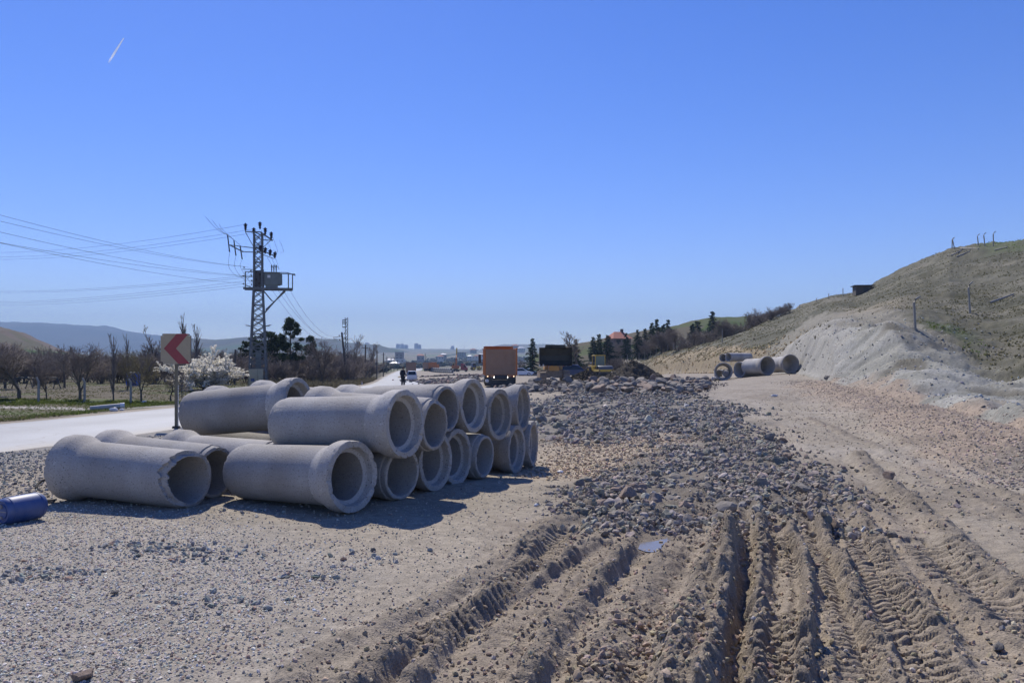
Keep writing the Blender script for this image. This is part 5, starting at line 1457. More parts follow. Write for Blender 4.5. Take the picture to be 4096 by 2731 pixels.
# jumper leads on the pylon
def curve(name, pts, r, parent): return MB().tube(smooth_path3(pts), r, 5, caps=False).build(name, M['wire'], parent, 60)
def smooth_path3(pts, n=7):
    P = [Vector(p) for p in pts]; out = []
    for i in range(len(P) - 1):
        p0, p1, p2, p3 = P[max(i - 1, 0)], P[i], P[i + 1], P[min(i + 2, len(P) - 1)]
        for k in range(n):
            q = k / n; out.append(.5 * (2 * p1 + (p2 - p0) * q + (2 * p0 - 5 * p1 + 4 * p2 - p3) * q * q + (3 * p1 - p0 - 3 * p2 + p3) * q ** 3))
    out.append(P[-1]); return out
for k in range(3):
    xx = -2.0 + k * .42
    curve('jumper_lead', [(xx, -.9 + k * .3, za - .4 - k * .2), (xx - .05, -.8, za - 1.5), (xx + .7, -.5, za - 2.2 - .2 * k), (-.3, -.3, za - 1.5)], .012, pyl)
    curve('jumper_lead', [(ins_top[2 + k][0] * .6 + .4 + k * .3, .2, top + .3 - k * .35), (1.0 + .45 * k, .0, top - 1.3), (.75 + k * .45, -.5, zf_ + .3 - k * .15)], .012, pyl)
    curve('jumper_lead', [(.7 + k * .3, -.5, zf_ - .4), (1.2 + k * .2, -.3, zf_ - 1.3), (1.0 + k * .17, 0, zp + 1.9)], .012, pyl)
    curve('jumper_lead', [(-2.1 + k * .42, -.9 + k * .3, za + .95 - k * .35), (-2.9 + .2 * k, -.9, za + 1.35), (-3.8 + k * .5, -.6, za + 2.35 - k * .25)], .014, pyl)

# leaning wooden pole with bracket lamp
x, y, _ = at(1387, 1539, 98); z = gz(x, y)
wp = thing('utility_pole', 'leaning dark wooden pole carrying wires, left of the road', 'pole', (x, y, z))
tp = Vector(at(1367, 1329, 98)) - Vector((x, y, z))
MB().tube([(0, 0, -.2), tp * .5 + Vector((.05, 0, 0)), tp], [.15, .13, .11], 10).build('pole', M['wood'], wp, 50)
wat = []
for (dx, zz) in ((.35, -.18), (-.3, -.45), (.42, -.72), (-.25, -1.0)):
    p = tp + Vector((dx, -.05, zz)); wat.append(Vector((x, y, z)) + p)
    MB().beam(tp + Vector((0, 0, zz)), p, .04).lathe([(.03, 0), (.07, .02), (.06, .1), (.02, .14)], p, (0, 0, 1), 10).build('pin_insulator', M['ins'], wp)
for k, (p, wq) in enumerate(zip([(2.4, -.35, zp - .1), (1.9, -.35, zp - .1), (1.5, -.35, zp - .1), (1.1, -.35, zp - .15)], wat)):
    wire(onpyl(p), wq, 1.6, 'thin wire sagging from the pylon platform to the leaning pole', GC, .011)
# second lattice mast behind it
x, y, _ = at(1386, 1510, 125); z = gz(x, y); H_ = EYE + 180 / F * 125 - z
lm = thing('lattice_pole', 'narrow steel lattice mast with side brackets behind the leaning pole', 'mast', (x, y, z), R(8))
mb = MB(); hs = [H_ * k / 18 for k in range(19)]; lattice(mb, hs, [lerp(.75, .40, min(hh / (H_ * .6), 1)) for hh in hs], (0, 0), .06, .035); mb.build('lattice_mast', M['dark_steel'], lm)
zz = EYE + (V0 - 1357) / F * 125 - z
mb = MB(); mb.beam((.2, -.2, zz), (-2.0, -.2, zz), .08).beam((.2, -.2, zz + .3), (-2.0, -.2, zz + .34), .05).beam((-2.0, -.2, zz + .34), (-1.8, -.2, zz), .05); mb.build('side_bracket', M['dark_steel'], lm)
mb = MB()
for v_ in (1280, 1287, 1294, 1309): mb.beam((0, -.2, EYE + (V0 - v_) / F * 125 - z), (-.62, -.3, EYE + (V0 - v_) / F * 125 - z), .12, .14)
mb.beam((-.6, -.3, EYE + (V0 - 1280) / F * 125 - z), (-.6, -.3, EYE + (V0 - 1309) / F * 125 - z), .05); mb.build('switch_gear', M['dark_steel'], lm)
MB().beam((.0, -.3, zz - .3), (.7, -.5, zz + .1), .09, .06).box((.78, -.52, zz + .1), (.5, .2, .09)).build('street_light', M['sheet'], lm)
x, y, _ = at(938, 1480, 74); z = gz(x, y)
t = thing('utility_pole', 'short dark slanting pole right of the blossom tree', 'pole', (x, y, z)); e = Vector(at(933, 1398, 74)) - Vector((x, y, z))
MB().tube([(0, 0, -.1), e + Vector((.2, 0, 0))], [.11, .09], 8).build('pole', M['wood'], t)
# row of poles along the road into the distance
names = ['nearest', 'second', 'third', 'fourth', 'fifth', 'sixth', 'seventh']
for i, (u, vt, d) in enumerate([(1461, 1379, 130), (1507, 1400, 165), (1533, 1410, 200), (1547, 1428, 260), (1564, 1430, 300), (1576, 1426, 330), (1590, 1440, 400)]):
    x, y, _ = at(u, 1480, d); z = gz(x, y); zt = EYE + (V0 - vt) / F * d
    t = thing('utility_pole', f'{names[i]} in the row of wooden poles along the left of the far road', 'pole', (x, y, z), group='poles along the far road')
    MB().tube([(0, 0, -.2), (.06, 0, zt - z)], [.15, .11], 8).build('pole', M['wood'], t)
    MB().beam((-.5, 0, zt - z - .5), (.5, 0, zt - z - .5), .09).build('crossarm', M['wood'], t)
for (u, vt, vb, d, lab) in [(1701, 1413, 1470, 420, 'thin lone pole standing above the distant orange dump truck')]:
    x, y, _ = at(u, vb, d); z = gz(x, y); zt = EYE + (V0 - vt) / F * d
    t = thing('utility_pole', lab, 'pole', (x, y, z)); MB().tube([(0, 0, -.2), (0, 0, zt - z)], [.16, .12], 8).build('pole', M['wood'], t)

# ------------------------------------------------------------------ small things on the left
x, y = gp(100, 2082); z = gz(x, y)
br = thing('plastic_barrel', 'blue plastic barrel lying on its side on the gravel', 'barrel', ((88 - U0) / F * 10.5, 10.5, gz((88 - U0) / F * 10.5, 10.5) + .175), 0, scale=.95)
br.scale = (.93, .84, .95)
ax = (math.sin(R(27)), math.cos(R(27)), .03)
pr = [(0, -.30), (.10, -.30), (.105, -.288), (.135, -.288), (.14, -.302), (.152, -.302), (.162, -.29), (.178, -.26), (.184, -.2), (.186, 0), (.184, .2), (.176, .25), (.15, .295), (.09, .315), (0, .318)]
MB().lathe(pr, (0, 0, 0), ax, 48).build('barrel', M['blue'], br, 38)
Ax = Vector(ax).normalized()
a1, b1 = basis(Ax)
lid = MB(); lid.beam(-Ax * .292 - a1 * .10, -Ax * .292 + a1 * .10, .02, .014)
lid.lathe([(.03, 0), (.03, .02), (.0, .02)], -Ax * .298 + b1 * .075, -Ax, 14); lid.lathe([(.022, 0), (.022, .02), (.0, .02)], -Ax * .298 - b1 * .075, -Ax, 14)
lid.build('lid', mat('dusty_lid_plastic', (.17, .18, .24), .6, 0, .2, 12, dirt=((.28, .24, .19), .6, 9)), br, 40)
MB().lathe([(.1865, .205), (.1885, .21), (.1885, .222), (.1865, .227)], (0, 0, 0), ax, 48).lathe([(.1865, -.205), (.1885, -.21), (.1885, -.222), (.1865, -.227)], (0, 0, 0), ax, 48).build('rib', M['blue'], br, 40)
pts = []
for (u, v, dz) in [(112, 1966, .02), (118, 1945, .12), (130, 1925, .20), (148, 1908, .24), (165, 1896, .2), (190, 1893, .05)]:
    x, y = gp(118 + (u - 118) * .9, 1968 + (v - 1968) * .18); pts.append((x - .05, y + .3, gz(x, y + .3) + dz * .45 + .01))
o = MB().tube(smooth_path3(pts, 5), .022, 8).build('rubber_hose', M['rubber'], None, 60); tag(o, 'short curved black rubber hose behind the blue barrel', 'hose')
for (u, v, lab) in [(195, 2012, 'flat grey board end between barrel and broken pipe')]:
    x, y = gp(u, v); o = MB().box((0, 0, 0), (.16, .09, .02)).box((.03, .02, .022), (.14, .07, .018), .3).build('wood_board', M['wood'], None, bevel=.004)
    o.location = (x, y, gz(x, y) + .02); o.rotation_euler = (.05, .05, .3); tag(o, lab, 'board')
M['dirty_pipe'] = mat('dirty_pale_pipe', (.46, .46, .45), .7, 0, .2, 3, dirt=((.25, .22, .17), .5, 4))
x, y, _ = at(425, 1640, 38.5); z = gz(x, y)
t = thing('plastic_pipe', 'white plastic pipe lying on the verge across the road', 'pipe', (x, y, z + .15), R(24))
MB().lathe([(.09, -.7), (.105, -.7), (.125, .8), (.10, .8), (.09, -.7)], axis=(1, 0, .07), n=20).build('barrel', M['dirty_pipe'], t, 40)
MB().lathe([(.12, .8), (.135, .8), (.135, .62), (.12, .6)], axis=(1, 0, .07), n=20).build('collar', M['plastic'], t, 40)
def bag(u, v, d, s, lab):
    x, y, _ = at(u, v, d) if d else (*gp(u, v), 0)
    V = rock_shape(int(u), ICO2, .5, 5) * s; o = np_mesh('plastic_bag', V, ICO2[1], M['plastic'], smooth=True)
    o.location = (x, y, gz(x, y) + s * .35); tag(o, lab, 'litter')
bag(452, 1655, 35, .19, 'white plastic bag on the verge beside the road edge')
bag(488, 1653, 35.5, .12, 'small white scrap right of the bag on the verge')
bag(3098, 1620, None, .16, 'white scrap lying on the pale track left of the pink gravel')
bag(575, 1622, 45, .13, 'white scrap at the foot of the yellowish tree')
bag(2145, 2022, None, .045, 'small white scrap on the ground left of the near rubble')
bag(2240, 1865, None, .07, 'white scrap on the tan spoil beside the end of the stacked pipes')
M['cabin'] = mat('bright_blue_cabin', (.05, .13, .48), .5, 0, .06, 3)
x, y, _ = at(533, 1555, 68); z = gz(x, y)
t = thing('portable_cabin', 'small bright blue box cabin with a shiny round top behind the yellowish tree', 'cabin', (x, y, z), R(15))
MB().box((0, 0, .58), (1.0, .9, 1.12)).build('wall', M['cabin'], t, bevel=.06)
MB().lathe([(.44, 1.06), (.42, 1.12), (.25, 1.2), (0, 1.22)], n=24).build('roof', M['sheet'], t, 40)
MB().box((0, -.46, .5), (.6, .02, .85)).build('door', M['navy'], t, bevel=.01)
# concrete fence posts of the field
pc = thing('fence_post', 'leftmost concrete fence post at the near edge of the field', 'fence post', group='concrete fence posts at the field edge')
MB().tube([(0, 0, -.1), (0, 0, 1.15), (-.12, 0, 1.38)], [.065, .06, .05], 6).build('post', M['postc'], pc, 30)
for (u, d, lab) in [(154, 43.5, None), (338, 43.5, 'concrete fence post between the round bare tree and the poplar'), (523, 44, 'concrete fence post left of the blue box cabin')]:
    x, y, _ = at(u, 1620, d)
    if lab is None: pc.location = (x, y, gz(x, y))
    else: dup(pc, (x, y, gz(x, y)), R(8), lab)
# low dark field rail
x0, y0, _ = at(-60, 1530, 60); x1, y1, _ = at(232, 1530, 60); g0 = gz((x0 + x1) / 2, 60)
t = thing('field_rail', 'low dark tubular rail on splayed legs across the left field', 'rail', ((x0 + x1) / 2, 60, g0))
hw = (x1 - x0) / 2
MB().tube([(-hw + 2 * hw * k / 12, .1 * math.sin(k), .78 + .05 * math.sin(k * 1.3)) for k in range(13)], .06, 8).build('pipe', mat('dark_green_paint', (.018, .035, .04), .6), t, 50)
for k in range(6):
    xx = -hw * .95 + 1.9 * hw * k / 5
    MB().beam((xx, .1, .8), (xx - .3, .1, -.02), .05).beam((xx, .1, .8), (xx + .3, .1, -.02), .05).build('leg', M['dark_steel'], t)
# white marker post
x, y, _ = at(1448, 1531, 92); t = thing('marker_post', 'short white marker post at the left road edge', 'post', (x, y, gz(x, y)))
MB().cyl((0, 0, -.05), (0, 0, .42), .055, n=10).build('post', M['white'], t, 40); MB().lathe([(.058, .3), (.06, .31), (.06, .37), (.058, .38)], n=10).build('band', M['red'], t)
# ------------------------------------------------------------------ trees
def tubes_mesh(name, segs, mt, parent=None, n=3):
    S = np.array(segs, float); p0, p1, r0, r1 = S[:, 0:3], S[:, 3:6], S[:, 6], S[:, 7]
    d = p1 - p0; d /= np.linalg.norm(d, axis=1)[:, None] + 1e-9
    up = np.where(np.abs(d[:, 2:3]) > .9, np.array([[1., 0, 0]]), np.array([[0, 0, 1.]]))
    a = np.cross(d, up); a /= np.linalg.norm(a, axis=1)[:, None] + 1e-9; b = np.cross(a, d)
    th = np.arange(n) * 2 * np.pi / n
    ring = a[:, None, :] * np.cos(th)[None, :, None] + b[:, None, :] * np.sin(th)[None, :, None]
    V = np.concatenate([p0[:, None] + ring * r0[:, None, None], p1[:, None] + ring * r1[:, None, None]], 1)
    k = np.arange(n); q = np.stack([k, (k + 1) % n, (k + 1) % n + n, k + n], 1)
    Fc = (q[None] + (np.arange(len(S)) * 2 * n)[:, None, None]).reshape(-1, 4)
    return np_mesh(name, V.reshape(-1, 3), Fc, mt, parent=parent, smooth=True)

def branch_out(r, p, d, L, rad, lev, maxlev, segs, cfg, tips):
    n = 4 if lev < 2 else 3
    pts = [np.array(p)]; dd = np.array(d, float)
    for k in range(n):
        dd = dd + r.normal(0, cfg['wig'], 3) + np.array([0, 0, cfg['up']])
        dd /= np.linalg.norm(dd); pts.append(pts[-1] + dd * L / n)
    rs = [rad * (1 - .62 * k / n) for k in range(n + 1)]
    for k in range(n): segs[min(lev, 2)].append((*pts[k], *pts[k + 1], rs[k], rs[k + 1]))
    if lev >= maxlev:
        tips.append((pts[-1], dd, pts[0])); return
    nb = cfg['nb'][min(lev, len(cfg['nb']) - 1)]
    for j in range(nb):
        f = r.uniform(cfg['start'] if lev == 0 else .2, 1.0); i = min(int(f * n), n - 1)
        q = pts[i] + (pts[i + 1] - pts[i]) * (f * n - i)
        ax = r.normal(size=3); ax -= ax.dot(dd) * dd; ax /= np.linalg.norm(ax)
        sp = cfg['spread'] * r.uniform(.6, 1.25)
        nd = (pts[i + 1] - pts[i]); nd /= np.linalg.norm(nd)
        nd = nd * math.cos(sp) + ax * math.sin(sp)
        branch_out(r, q, nd, L * cfg['len'] * r.uniform(.65, 1.15) * (1.15 - .45 * f * (lev > 0)), max(rs[i] * .62, cfg['rmin']), lev + 1, maxlev, segs, cfg, tips)

def bare_tree(kind, label, cat='tree', group=None, H=5.0, seed=1, tw=None):
    """returns a thing of height ~H with trunk and crown"""
    r = np.random.default_rng(seed); segs = [[], [], []]; tips = []
    cfg = dict(round=dict(wig=.12, up=.05, nb=(11, 7, 6, 4), start=.2, spread=.72, len=.62, rmin=.015),
               poplar=dict(wig=.05, up=.10, nb=(46, 7, 4), start=.08, spread=.30, len=.26, rmin=.016),
               tall=dict(wig=.10, up=.08, nb=(14, 7, 6, 3), start=.25, spread=.55, len=.50, rmin=.015),
               bush=dict(wig=.16, up=.07, nb=(8, 7, 6), start=.1, spread=.6, len=.60, rmin=.016),
               orchard=dict(wig=.22, up=.02, nb=(10, 7, 6, 3), start=.15, spread=.85, len=.60, rmin=.018))[kind]
    if kind == 'bush':
        for k in range(6):
            a = r.uniform(0, 6.28); d = np.array([.45 * math.cos(a), .45 * math.sin(a), 1.0]); d /= np.linalg.norm(d)
            branch_out(r, (.25 * math.cos(a), .25 * math.sin(a), -.05), d, 2.6 * r.uniform(.8, 1.2), .06, 0, 3, segs, cfg, tips)
    elif kind == 'poplar':
        branch_out(r, (0, 0, -.1), (0, 0, 1), 5.2, .09, 0, 2, segs, cfg, tips)
    else:
        nl = 1 if kind == 'tall' else r.integers(2, 4)
        h0 = {'round': .8, 'tall': 1.4, 'orchard': .7}[kind]
        segs[0].append((0, 0, -.1, .02, .02, h0, .13, .11))
        for k in range(nl):
            a = r.uniform(0, 6.28) + k * 6.28 / nl; s = .12 if kind == 'tall' else .42
            d = np.array([s * math.cos(a), s * math.sin(a), 1.0]); d /= np.linalg.norm(d)
            branch_out(r, (.02, .02, h0), d, (3.2 if kind == 'tall' else 2.5), .09, 0, 3 if kind != 'round' else 3, segs, cfg, tips)
    zmax = max(s[5] for g in segs for s in g); f = H / zmax
    t = thing('bare_tree' if kind not in ('bush', 'poplar') else {'bush': 'bare_bush', 'poplar': 'poplar_tree'}[kind], label, cat, group=group)
    def fix(g, rf=1.0): return [tuple(np.array(s[:6]) * f) + (s[6] * max(f, .8) * rf, s[7] * max(f, .8) * rf) for s in g]
    tubes_mesh('trunk', fix(segs[0]), M['bark'], t, 6)
    tubes_mesh('crown', fix(segs[1] + segs[2]), tw or M['twig'], t, 3)
    t['_h'] = H
    return t

LIB = {}
def lib(kind, var, tw=None):
    return LIB.get((kind, var))
def plant(kind, var, x, y, H, label, group=None, rz=None, wide=1.0, tw=None, z=None):
    """copy a plant of the library to a spot (the first use is the original)"""
    key = (kind, var); base_h = 5.0
    rz = rz if rz is not None else rnd.uniform(0, 6.28)
    z = gz(x, y) if z is None else z
    if key not in LIB:
        mk = {'fir': fir_tree, 'pine': pine_tree}.get(kind)
        t = mk(label, group, base_h, 50 + var) if mk else bare_tree(kind, label, group=group, H=base_h, seed=70 + var * 13 + len(kind), tw=tw,
                                                                     cat='bush' if kind == 'bush' else 'tree')
        LIB[key] = t; t.location = (x, y, z); t.rotation_euler = (0, 0, rz)
        t.scale = (H / base_h * wide, H / base_h * wide, H / base_h)
    else:
        src = LIB[key]
        t = dup(src, (x, y, z), rz, label, (H / base_h * wide, H / base_h * wide, H / base_h))
        if group: t['group'] = group
        elif 'group' in t: del t['group']
    if '_h' in t: del t['_h']
    return t

def leaf_tris(name, P, D, s, mt, parent, r, k=1, flat=.4):
    """small triangular sprays at points P pointing along D"""
    P = np.repeat(P, k, 0); D = np.repeat(D, k, 0); n = len(P)
    D = D + r.normal(0, flat, (n, 3)); D /= np.linalg.norm(D, axis=1)[:, None]
    a = np.cross(D, r.normal(size=(n, 3))); a /= np.linalg.norm(a, axis=1)[:, None] + 1e-9
    L = (s * r.uniform(.6, 1.3, n))[:, None]
    V = np.stack([P - a * L * .28, P + a * L * .28, P + D * L + a * L * .12, P + D * L - a * L * .12], 1).reshape(-1, 3)
    Fc = np.arange(n * 4).reshape(-1, 4)
    return np_mesh(name, V, Fc, mt, parent=parent)

def fir_tree(label, group, H, seed):
    r = np.random.default_rng(seed)
    t = thing('fir_tree', label, 'tree', group=group)
    MB().tube([(0, 0, -.1), (0, 0, H * .5), (0, 0, H)], [.10, .06, .012], 8).build('trunk', M['bark'], t, 60)
    P = []; D = []
    z = .10 * H
    while z < H * .99:
        fz = 1 - z / H; R0 = (.27 * H * fz ** .9 + .03) * r.uniform(.75, 1.15)
        nb = int(4 + 5 * fz)
        for k in range(nb):
            a = r.uniform(0, 6.28); Rb = R0 * r.uniform(.45, 1.25); m = max(3, int(Rb / .055))
            for j in range(m):
                q = (j + r.uniform()) / m
                rad = Rb * q; P.append((rad * math.cos(a), rad * math.sin(a), z - Rb * .35 * q * q + .12 * Rb * (q > .85)))
                D.append((math.cos(a + r.normal(0, .5)), math.sin(a + r.normal(0, .5)), -.25 + r.normal(0, .2)))
        z += H * (.018 + .030 * fz)
    leaf_tris('crown', np.array(P), np.array(D), .17, M['needle_b'] if seed % 2 else M['needle'], t, r, 2)
    return t

def pine_tree(label, group, H, seed):
    r = np.random.default_rng(seed)
    t = thing('pine_tree', label, 'tree', group=group)
    mb = MB(); mb.tube([(0, 0, -.1), (.05, 0, H * .5), (0, .03, H * .97)], [.13, .08, .02], 8)
    P = []; D = []
    for k in range(46):
        z = H * r.uniform(.30, .98); fz = (1 - z / H); a = r.uniform(0, 6.28)
        Rb = H * (.05 + .24 * fz ** .7) * r.uniform(.5, 1.1)
        c = np.array([Rb * math.cos(a), Rb * math.sin(a), z + Rb * .25])
        mb.tube([(0, 0, z - .1), tuple(c)], [.025, .012], 4)
        cr = H * r.uniform(.03, .06)
        m = 70; q = r.normal(size=(m, 3)); q /= np.linalg.norm(q, axis=1)[:, None]
        P.append(c + q * cr * r.uniform(.3, 1, (m, 1)) * np.array([1.2, 1.2, .8])); D.append(q + np.array([0, 0, .5]))
    mb.build('trunk', M['bark'], t, 60)
    leaf_tris('crown', np.concatenate(P), np.concatenate(D), .13, M['needle'], t, r, 2, .6)
    return t

def spot(u, d): return ((u - U0) / F * d, d)
def Hpx(px, d): return px / F * d

# -- trees of the left field, each on its own
FIELD = [
    ('round', 0, 77, 46, 245, 1.0, 'big spreading bare tree at the left edge, its crown before the brown hill', None),
    ('round', 1, 320, 46, 236, .85, 'round bare tree with a forked trunk left of the poplar', None),
    ('tall', 0, 258, 62, 178, .9, 'bare tree with upright limbs behind and left of the forked tree', None),
    ('poplar', 0, 454, 46, 270, .55, 'slim bare poplar between the forked tree and the blue box cabin', None),
    ('round', 2, 565, 46, 222, .62, 'yellowish budding tree just right of the blue box cabin', 'y'),
    ('poplar', 1, 511, 75, 205, .55, 'slim pale poplar behind the yellowish budding tree', None),
    ('tall', 1, 623, 78, 235, .95, 'tall dark bare tree left of the road sign', None),
    ('poplar', 2, 741, 80, 285, .55, 'highest poplar, its top sticking out above the road sign', None),
    ('poplar', 0, 784, 82, 240, .6, 'poplar just right of the road sign plate', None),
    ('round', 0, 186, 47, 150, .7, 'thin small bare tree beside the leftmost fence post', None),
    ('tall', 2, 135, 66, 170, 1.0, 'bare tree half behind the big spreading tree', None),
    ('orchard', 0, 682, 47, 120, .8, 'low bare tree directly left of the sign post', None),
    ('tall', 0, 728, 46, 130, .5, 'thin bare tree directly right of the sign post', None),
    ('round', 2, 510, 58, 175, .7, 'budding yellow green tree behind the fence post by the blue cabin', 'y'),
    ('round', 1, 20, 60, 190, 1.0, 'bare tree cut by the left picture edge', None),
    ('round', 1, -30, 50, 220, 1.0, 'bare tree just reaching in at the far left', None),
    ('tall', 1, 410, 80, 130, 1.0, 'bare tree in the back row left of the slim poplar', None),
    ('tall', 2, 350, 85, 120, 1.0, 'bare tree in the back row behind the forked tree', None),
    ('tall', 0, 215, 90, 130, 1.0, 'bare tree in the back row between the left trees', None),
    ('round', 0, 660, 84, 150, 1.0, 'bushy bare tree in the back row behind the road sign', None),
]
for kind, var, u, d, px, wide, lab, tw in FIELD:
    x, y = spot(u, d); plant(kind, var + (10 if tw else 0), x, y, Hpx(px, d), lab, None, None, wide * (1.7 if kind == 'poplar' else 1.3), M['twig_y'] if tw else None)
# low scrub row behind the field
for i in range(64):
    d = rnd.uniform(74, 110); u = rnd.uniform(-60, 960); x, y = spot(u, d)
    plant('bush', i % 3, x, y, Hpx(rnd.uniform(80, 140), d), 'low bare bush in the scrub behind the left field', 'bushes behind the left field', None, 1.2)
# blossom tree
r = np.random.default_rng(91)
x, y = spot(815, 58)
bt = thing('blossom_tree', 'wide low tree covered in white blossom right of the road sign', 'tree', (x, y, gz(x, y)))
segs = [[], [], []]; tips = []
cfg = dict(wig=.15, up=.03, nb=(8, 7, 5), start=.15, spread=.62, len=.60, rmin=.014)
for k in range(13):
    a = k * .7 + r.uniform(0, .4); s = r.uniform(.3, 1.5); d = np.array([s * math.cos(a), s * math.sin(a), .8]); d /= np.linalg.norm(d)
    branch_out(r, (.1 * math.cos(a), .1 * math.sin(a), .25), d, r.uniform(1.5, 2.2) * (1 + .25 * (s > .9)), .05, 0, 2, segs, cfg, tips)
branch_out(r, (.2, 0, .3), (.16, 0, 1), 2.6, .05, 0, 2, segs, cfg, tips)
segs[0].append((0, 0, -.1, 0, 0, .4, .16, .12))
tubes_mesh('trunk', segs[0], M['bark'], bt, 5); tubes_mesh('branch', segs[1] + segs[2], M['bark'], bt, 3)
bt.scale = (.98, 1.0, .70)
S = np.array(segs[1] + segs[2]); k = 12
tt = r.uniform(0, 1, (len(S), k)); P = (S[:, None, 0:3] * (1 - tt[..., None]) + S[:, None, 3:6] * tt[..., None]).reshape(-1, 3)
P = P + r.normal(0, .025, P.shape)
leaf_tris('blossom', P, r.normal(size=P.shape), .10, M['blossom'], bt, r, 3, 1.0)

# -- evergreens round the pylon
for kind, var, u, d, px, wide, lab in [
    ('pine', 0, 1163, 88, 252, .95, 'tallest dark pine, right of the pylon'),
    ('pine', 1, 1075, 96, 190, 1.5, 'broad dark pine close behind the pylon on its right'),
    ('pine', 2, 1000, 98, 170, 1.4, 'dark pine showing left of the pylon'),
    ('pine', 0, 1110, 104, 165, 1.4, 'dark pine filling the gap between the pylon and the tallest pine'),
    ('pine', 1, 1242, 95, 180, .75, 'small yellow green pine right of the tallest pine'),
    ('pine', 2, 1045, 90, 130, 1.5, 'low dark pine right at the foot of the pylon')]:
    x, y = spot(u, d); plant(kind, var, x, y, Hpx(px, d), lab, None, None, wide)
# -- thicket along the left of the road
for kind, var, u, d, px, wide, lab in [
    ('round', 3, 1290, 80, 200, .95, 'big bare tree with a dark short trunk in the roadside thicket'),
    ('tall', 3, 1410, 120, 195, .9, 'tall bare tree rising from the thicket behind the leaning pole'),
    ('tall', 4, 1480, 140, 160, .9, 'bare tree rising from the right part of the thicket')]:
    x, y = spot(u, d); plant(kind, var, x, y, Hpx(px, d), lab, None, None, wide)
n = 0
for i in range(150):
    d = rnd.uniform(78, 190); u = rnd.uniform(985, 1540); x, y = spot(u, d)
    if x > road_x(y) - 5.5: continue
    k = sstep(980, 1300, u) * sstep(1560, 1440, u)
    plant('bush', i % 4, x, y, Hpx(rnd.uniform(95, 135), d) if d < 120 else rnd.uniform(3.4, 5.2), 'bare grey brown bush in the dense thicket along the left of the road', 'bushes in the roadside thicket', None, 1.15)
    n += 1
    if n > 84: break

# -- right side: firs and bare trees on the slope above the machines
FIRS = [(2627, 1276, 168, 'highest fir on the right ridge'), (2671, 1278, 170, 'second high fir on the ridge, just right of the highest'),
        (2608, 1290, 178, 'fir just left of the highest ridge fir'), (2653, 1296, 182, 'small fir between the two highest ridge firs'),
        (2580, 1314, 172, 'fir right of the red roof with a pointed top'), (2551, 1318, 165, 'dark narrow fir right beside the red roof'),
        (2505, 1331, 190, 'fir before the right corner of the red roof'), (2432, 1340, 165, 'broad fir before the left corner of the red roof'),
        (2396, 1336, 170, 'slim fir left of the red roof'), (2373, 1346, 172, 'fir at the left end of the ridge firs'),
        (2302, 1356, 155, 'dark fir inside the bare tree right of the loader'), (2769, 1294, 175, 'dumpy fir on the green slope'),
        (2790, 1284, 178, 'dark round fir on the green slope'), (2850, 1244, 160, 'lone pointed fir above the yellow cut'),
        (2998, 1258, 165, 'small fir on the skyline far right of the lone pointed fir'), (3029, 1261, 168, 'smallest fir on the skyline by the hillside')]
for i, (u, vt, d, lab) in enumerate(FIRS):
    x, y = spot(u, d); z = gz(x, y); H = EYE + (V0 - vt) / F * d - z
    plant('fir', i % 4, x, y, max(H, 2.2), lab, None, None, 1.25 if i not in (7, 12) else 1.7)
x, y = spot(2130, 150); plant('fir', 1, x, y, EYE + 98 / F * 150 - gz(x, y), 'lone blue green fir between the dump truck and the loader', None, None, 1.25)
x, y = spot(2092, 156); plant('round', 3, x, y, 3.2, 'small bare tree between the dump truck and the lone fir')
x, y = spot(2312, 150); plant('tall', 5, x, y, EYE + 130 / F * 150 - gz(x, y), 'big bare tree standing above the loader and the dark van', None, None, 1.5)
n = 0
for i in range(400):
    u = rnd.uniform(2285, 3100); d = rnd.uniform(138, 205); x, y = spot(u, d)
    t_, q_, yf_, yc_ = hill_tq(np.array([x]), np.array([y]))
    if y < yc_[0] - 5 or (u < 2480 and y < 165): continue
    z = gz(x, y)
    plant('orchard', i % 4, x, y, rnd.uniform(3.2, 4.8), 'dark bare fruit tree in the orchard on the right slope', 'bare orchard trees on the right slope', None, 1.1)
    n += 1
    if n > 95: break
for i in range(30):
    u = rnd.uniform(2285, 2480); d = rnd.uniform(156, 170); x, y = spot(u, d)
    plant('bush', i % 4, x, y, rnd.uniform(1.8, 3.2), 'bare bush at the front edge of the right orchard', 'bushes along the orchard edge', None, 1.2)
for i, u in enumerate((2424, 2440, 2456, 2470, 2484, 2498, 2512, 2526)):
    x, y = spot(u, 196 + 3 * (i % 3)); plant('orchard', i % 4, x, y, EYE + (V0 - (1360 + 5 * (i % 2))) / F * y - gz(x, y), 'tall bare tree in front of the red roofed house', 'bare trees in front of the red roof', None, .8)
x, y, z = hit(2756, 1384); plant('orchard', 4, x, y, 3.2, 'crooked dark bare tree leaning left at the orchard end', None, 2.2, 1.3)
for i in range(9):
    u = 3085 + i * 9 + rnd.uniform(-4, 4); x, y, z = hit(u, np.interp(u, CU, CV) + 4)
    plant('bush', i % 4, x, y, 1.6, 'low bare bush on the skyline where the hillside begins', 'bushes on the hillside skyline', None, 1.0)

